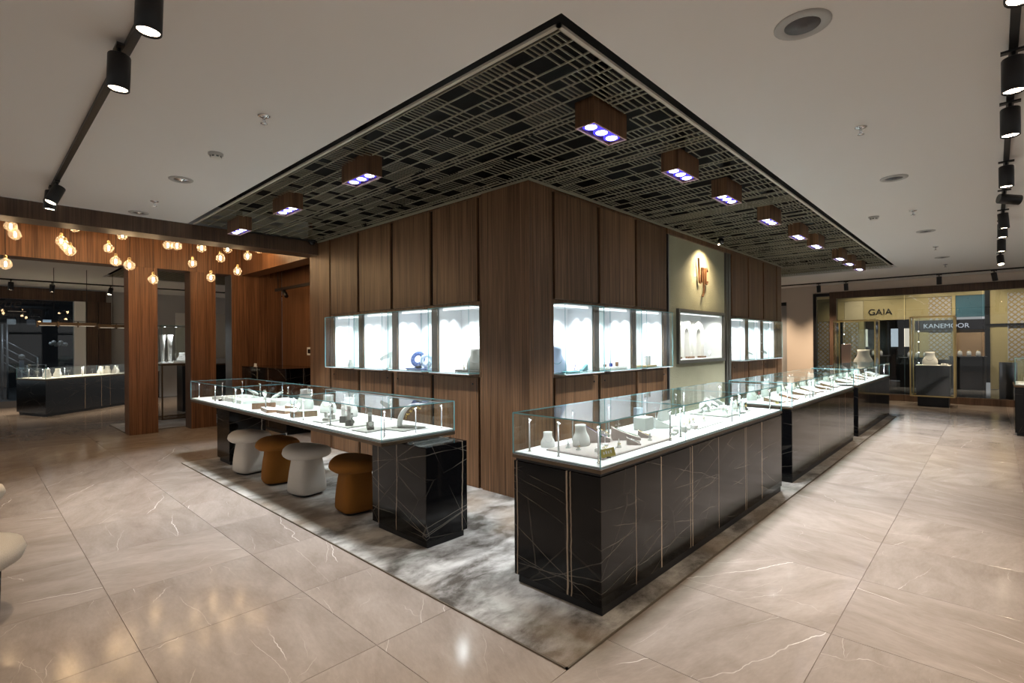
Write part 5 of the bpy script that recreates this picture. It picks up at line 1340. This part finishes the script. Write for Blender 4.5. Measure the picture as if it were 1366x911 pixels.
# lettering on the night window
def text(body, size, loc, rot, mat, parent, name='lettering', extr=0.004, shear=0.0):
    cu = bpy.data.curves.new(name, 'FONT'); cu.body = body; cu.size = size; cu.extrude = extr; cu.shear = shear; cu.align_x = 'CENTER'
    tmp = bpy.data.objects.new('tmp', cu); C.objects.link(tmp)
    dg = bpy.context.evaluated_depsgraph_get(); me = bpy.data.meshes.new_from_object(tmp.evaluated_get(dg))
    bpy.data.objects.remove(tmp); me.materials.clear(); me.materials.append(M_[mat])
    o = bpy.data.objects.new(name, me); C.objects.link(o); o.parent = parent; o.location = loc; o.rotation_euler = rot; return o
text('ogue', 0.34, (0.62, YF - 0.008, 2.52), (R(90), 0, 0), 'letter_black', w1, shear=0.35)
MB().box(0.72, YF - 0.006, 2.41, 1.05, YF - 0.002, 2.425).build('underline', 'plastic_grey', w1)

# ------------------------------------------------------------------ far right: beige wall, shopfront, shops opposite
XF = 16.2
struct(MB().box(XF, 3.68, 0, XF + 0.2, 4.36, ZC).box(XF, 3.12, 2.86, XF + 0.2, 3.68, ZC).box(XF, 4.36, 2.66, XF + .2, 9.0, ZC).box(XF, 4.9, 0, XF + .2, 9.0, 2.66).box(XF, -6, 2.86, XF + 0.2, 3.12, ZC).build('wall_end', 'wallpaint'), 'beige painted end wall beside the far shopfront', 'wall')
d1 = shell('door_1', 'dark framed door opening behind the walnut wall end', 'door')
MB().box(XF - 0.02, 4.37, 2.56, XF + 0.1, 4.9, 2.655).box(XF - 0.02, 4.84, 0, XF + 0.1, 4.9, 2.56).build('frame', 'metal_black', d1)
MB().box(XF + 0.1, 4.37, 0, XF + 0.14, 4.84, 2.56).build('leaf', 'greypaint', d1)
w2 = shell('window_2', 'wide wood framed shopfront opposite the counters row', 'window')
MB().rbox(XF - 0.06, -6, 2.68, XF + 0.12, 3.28, 2.86, 0.003).build('lintel', 'wood_lintel', w2)
MB().rbox(XF - 0.06, 3.12, 0.16, XF + 0.12, 3.28, 2.68, 0.003).build('jamb', 'wood_lintel', w2)
MB().rbox(XF - 0.03, 3.60, 0.16, XF + 0.12, 3.68, 2.84, 0.003).box(XF - 0.03, 3.28, 2.76, XF + 0.12, 3.6, 2.84).build('side_frame', 'metal_black', w2)
MB().box(XF - 0.04, -6, 0.0, XF + 0.15, 3.68, 0.16).build('plinth', 'wood_lintel', w2)
for a, c in ((3.285, 3.595), (1.66, 3.115), (0.2, 1.65), (-1.3, 0.19), (-3.5, -1.31)): glass_pane(XF + 0.02, a, 0.16, XF + 0.032, c, 2.68, w2, 'window_pane', 'glass_far')
struct(MB().box(XF + 0.16, -9, -0.10, 30, 12, -0.01).build('floor_mall', 'mallfloor'), 'grey polished mall floor beyond the far shopfront', 'floor')
struct(MB().box(XF + 0.2, -9, 3.9, 30, 12, 4.0).build('ceiling_mall', 'mall_grey'), 'mall ceiling beyond the far shopfront', 'ceiling')
XS = 22.0
gs = shell('wall_gaia', 'gold shop fascia with black letters opposite the far shopfront', 'wall')
MB().box(XS, -3.5, 2.98, XS + 0.3, 8, 3.9).build('upper_fascia', 'fascia', gs)
for k, (a, c) in enumerate(((4.0, 6.2), (3.42, 3.99), (2.22, 3.41), (1.62, 2.21))): MB().box(XS + 0.01, a, 2.26, XS + 0.2, c, 2.97).build('fascia_board', 'fascia_pale' if k == 1 else 'fascia', gs)
MB().box(XS, 1.96, 0, XS + 0.3, 2.06, 2.26).box(XS, 3.40, 0, XS + 0.3, 3.55, 2.26).build('pier', 'fascia', gs)
MB().box(XS + 2.5, 1.0, 0, XS + 2.6, 8, 2.98).build('shop_back', 'mall_dark', gs)
text('GAIA', 0.30, (XS - 0.004, 2.93, 2.45), (R(90), 0, R(-90)), 'letter_black', gs, 'shop_name', 0.01)
MB().box(XS + 0.02, 3.56, 0.0, XS + 0.1, 4.05, 2.25).build('lattice_panel', 'lattice', gs)
MB().box(XS + 0.02, 4.5, 0.0, XS + 0.1, 4.9, 2.25).build('lattice_panel', 'lattice', gs)
ks = shell('wall_shop', 'shop with lattice panels and dark sign band opposite the far shopfront', 'wall')
MB().box(XS, 1.60, 0, XS + 0.3, 1.95, 2.97).build('pier', 'fascia', ks)
MB().box(XS + 0.02, 1.02, 0.9, XS + 0.1, 1.60, 2.97).build('lattice_panel', 'lattice', ks)
MB().box(XS - 0.02, -0.3, 0, XS + 0.3, 0.10, 3.9).box(XS + 0.02, -3.5, 0, XS + 0.3, -1.16, 3.9).build('pier', 'fascia', ks)
MB().box(XS + 0.01, -1.15, 0.9, XS + 0.1, -0.31, 3.5).build('lattice_panel', 'lattice', ks)
MB().box(XS + 0.02, -1.15, 0, XS + 0.3, -0.3, 0.9).box(XS + 0.02, -1.15, 3.5, XS + 0.3, -0.3, 3.9).build('pier', 'fascia', ks)
MB().box(XS + 0.02, 0.22, 2.28, XS + 0.1, 0.92, 3.14).build('blue_poster', 'poster_blue', ks)
MB().box(XS - 0.02, 0.92, 0.9, XS + 0.3, 1.01, 3.0).build('pier', 'fascia', ks)
MB().box(XS - 0.06, 0.10, 0.2, XS + 0.1, 0.22, 3.9).build('dark_post', 'metal_black', ks)
MB().box(XS - 0.05, 0.22, 1.88, XS + 0.02, 1.95, 2.20).build('sign_band', 'sign_band', ks)
text('KANEMOOR', 0.205, (XS - 0.054, 1.16, 1.94), (R(90), 0, R(-90)), 'letter_white', ks, 'shop_name', 0.003)
MB().box(XS - 0.06, -4, 1.98, XS - 0.03, 0.2, 2.04).box(XS - 0.06, -1.0, 0.9, XS - 0.03, -0.95, 1.98).build('black_bar', 'metal_black', ks)
MB().box(XS + 0.02, 0.22, 1.02, XS + 0.1, 0.95, 1.95).build('tan_poster', 'poster_gold', ks)
for k, (y, w, h) in enumerate(((3.1, 0.9, 1.0), (1.9, 0.8, 0.95), (0.62, 0.84, 1.0))):
    c_ = thing('kiosk_counter', 'black kiosk counter in the mall, %s' % ('under the gold letters', 'before the lattice panel', 'under the blue poster')[k], 'counter', (XS - 0.75, y, 0))
    MB().rbox(0, -w / 2, 0, 0.6, w / 2, h, 0.005).build('body', 'metal_black', c_); MB().rbox(-0.02, -w / 2 - 0.02, h, 0.62, w / 2 + 0.02, h + 0.03, 0.004).build('top', 'sign_band', c_)
    for q_ in range(3):
        s_ = thing('shop_jar', 'small pale jar on the mall kiosk %s' % ('under the gold letters', 'before the lattice panel', 'under the blue poster')[k], 'jar', (XS - 0.5 + 0.15 * q_, y - 0.25 + 0.22 * q_, h + 0.03), 0, 'jars on the mall kiosks')
        MB().lathe([(0.05, 0), (0.06, 0.02), (0.055, 0.13), (0.03, 0.16)], 0, 0, 10).build('jar', 'plastic_white', s_); MB().lathe([(0.034, 0.16), (0.034, 0.19), (0.001, 0.195)], 0, 0, 10).build('lid', 'brass', s_)
for k, (y, m) in enumerate(((2.75, 'mall_cool'), (3.7, 'mall_light'), (2.35, 'mall_light'))):
    l_ = thing('shop_lamp', 'bright lamp panel inside the gold fascia shop', 'lamp', (XS + 2.0, y, 1.3), 0, 'lamp panels in the gold shop')
    MB().box(0.005, -0.12, 0, 0.03, 0.12, 0.7).build('housing', 'plastic_dark', l_); MB().box(-0.005, -0.11, 0.01, 0.004, 0.11, 0.69).build('panel', m, l_)
for k, y in enumerate((3.2, 1.6, 0.3, -1.3)):
    l_ = thing('mall_downlight', 'round mall downlight before the gold shop', 'lamp', (20.6, y, 3.9), 0, 'mall downlights')
    MB().lathe([(0.09, 0), (0.09, -0.03), (0.07, -0.03)], 0, 0, 16).build('rim', 'plastic_grey', l_); MB().lathe([(0.001, -0.02), (0.07, -0.02), (0.07, -0.028), (0.001, -0.028)], 0, 0, 16).build('lens', 'led_warm', l_)
    spot(l_, (0, 0, -0.05), (0.9, 0, -2), 210, (1.0, 0.88, 0.70), 100, 0.8, 0.06)
dt = thing('round_drum_bin', 'brushed steel drum standing beyond the far shopfront', 'drum', (18.3, -0.25, -0.01))
MB().lathe([(0.17, 0), (0.17, 0.95), (0.165, 0.96), (0.001, 0.96)], 0, 0, 22).build('drum', 'steel', dt)

# brass framed showcases
def brass_case(label, x, y, d, w, z0, z1, ped):
    t = thing('brass_showcase', label, 'showcase', (x, y, 0))
    b = 0.014
    for xx in (0, d):
        for yy in (0, w): MB().box(xx - b, yy - b, z0, xx + b, yy + b, z1).build('post', 'brass', t)
    for z in (z0, z1):
        MB().box(-b, b, z - b, b, w - b, z + b).box(d - b, b, z - b, d + b, w - b, z + b).box(b, -b, z - b, d - b, b, z + b).box(b, w - b, z - b, d - b, w + b, z + b).build('rail', 'brass', t)
    glass_pane(-0.003, b, z0, 0.003, w - b, z1, t); glass_pane(d - 0.003, b, z0, d + 0.003, w - b, z1, t)
    glass_pane(b, -0.003, z0, d - b, 0.003, z1, t); glass_pane(b, w - 0.003, z0, d - b, w + 0.003, z1, t)
    if ped:
        MB().rbox(0.06, 0.10, 0.0, d - 0.06, w - 0.12, z0 - b, 0.004).build('foot', 'metal_black', t)
        MB().rbox(0.05, 0.08, z0 + b, d - 0.05, w - 0.10, ped, 0.004).build('pedestal', 'sign_band', t)
        MB().rbox(0.04, 0.07, ped, d - 0.04, w - 0.09, ped + 0.012, 0.002).build('top', 'plastic_white', t)
    else:
        MB().rbox(0.02, 0.02, 0.0, d - 0.02, w - 0.02, z0 - b, 0.004).build('foot', 'metal_black', t)
    MB().tube([(d * 0.85, w * 0.85, z0 + b), (d * 0.85, w * 0.85, z1 - b)], 0.006, 6).build('led_pole', 'metal_black', t)
    m = MB()
    for k in range(5): m.sphere((d * 0.85 - 0.02, w * 0.85, z0 + 0.5 + 0.25 * k), 0.012, 8, 5)
    m.build('led_dots', 'led_head', t)
    return t
brass_case('tall brass framed glass showcase with a bust on a black pedestal', 15.15, 0.66, 0.55, 0.78, 0.24, 2.07, 0.94)
bust(15.42, 1.10, 0.953, 0.30, R(-90), 'white bust with dark necklace on the pedestal of the brass showcase', 'pearl', 'metal_black')
tray(15.40, 0.84, 0.953, 0.25, 0.12, 0, 'white tray beside the bust in the brass showcase', 'pearl', 0.03)
brass_case('tall brass framed glass showcase with pink panel behind the counters row', 15.0, 2.10, 0.60, 0.85, 0.20, 2.03, 0.85)
pk = thing('pink_plinth', 'pink upright display panel inside the brass showcase', 'display panel', (15.25, 2.64, 0.8635))
MB().rbox(0, 0, 0, 0.05, 0.20, 0.58, 0.004).build('panel', 'pink', pk)
bust(15.3, 2.38, 0.8635, 0.44, R(-90), 'pale tall bust beside the pink panel in the brass showcase', 'plastic_white', 'silver')

# counter at the right edge
rc = thing('edge_counter', 'lone black marble counter with tall glass top near the far shopfront', 'counter', (11.35, -1.9, 0))
MB().rbox(0.02, 0.02, 0, 0.9, 1.65, 0.05, 0.003).build('plinth', 'metal_black', rc); MB().rbox(0, 0, 0.05, 0.92, 1.67, 0.765, 0.004).build('body', black_marble('black_marble_edge', rot=0.2), rc)
MB().rbox(-0.01, -0.01, 0.766, 0.93, 1.68, 0.80, 0.003).build('ledge', 'bronze', rc); MB().rbox(0.01, 0.01, 0.80, 0.91, 1.66, 0.815, 0.002).build('display_base', 'whitebase', rc)
for a in ((0, 0, 0.92, 0.007), (0, 1.663, 0.92, 1.67), (0, 0.007, 0.007, 1.663), (0.913, 0.007, 0.92, 1.663)): glass_pane(a[0], a[1], 0.80, a[2], a[3], 1.22, rc)
glass_pane(0, 0, 1.22, 0.92, 1.67, 1.227, rc, 'glass_top')
for k in range(4):
    led_post(11.45, -0.35 - 0.3 * k, 0.816, 0.33, 11.8, -0.5 - 0.3 * k, 'tall thin LED post in the lone counter near the far shopfront', 'LED posts of the right edge counter', 2.0)
    block(11.62, -0.40 - 0.22 * k, 0.816, 0.12, 0.12, 0.10 + 0.05 * k, 0, 'white display block in the lone counter near the far shopfront', 'pearl', 'blocks of the right edge counter')

# small glass cabinet behind the middle counter, by the wall end
gc_ = thing('glass_cabinet', 'small glass topped cabinet past the walnut wall end', 'cabinet', (12.9, 4.1, 0))
MB().rbox(0, 0, 0, 0.6, 0.8, 1.10, 0.004).build('body', 'plastic_white', gc_); MB().rbox(-0.01, -0.01, 1.10, 0.61, 0.81, 1.125, 0.003).build('top', 'whitebase', gc_)
for a in ((0, 0, 0.6, 0.006), (0, 0.794, 0.6, 0.8), (0, 0.006, 0.006, 0.794), (0.594, 0.006, 0.6, 0.794)): glass_pane(a[0], a[1], 1.125, a[2], a[3], 1.34, gc_)
glass_pane(0, 0, 1.34, 0.6, 0.8, 1.346, gc_, 'glass_top')
disc_stand(13.2, 4.45, 1.347, 0.11, R(-60), 'round white disc on the small glass cabinet', 'plastic_white')
for k in range(3): ring_cone(13.05 + 0.1 * k, 4.35 + 0.1 * k, 1.126, 0.09, 'white ring cone inside the small glass cabinet', group='cones in the small cabinet', ring='copper')
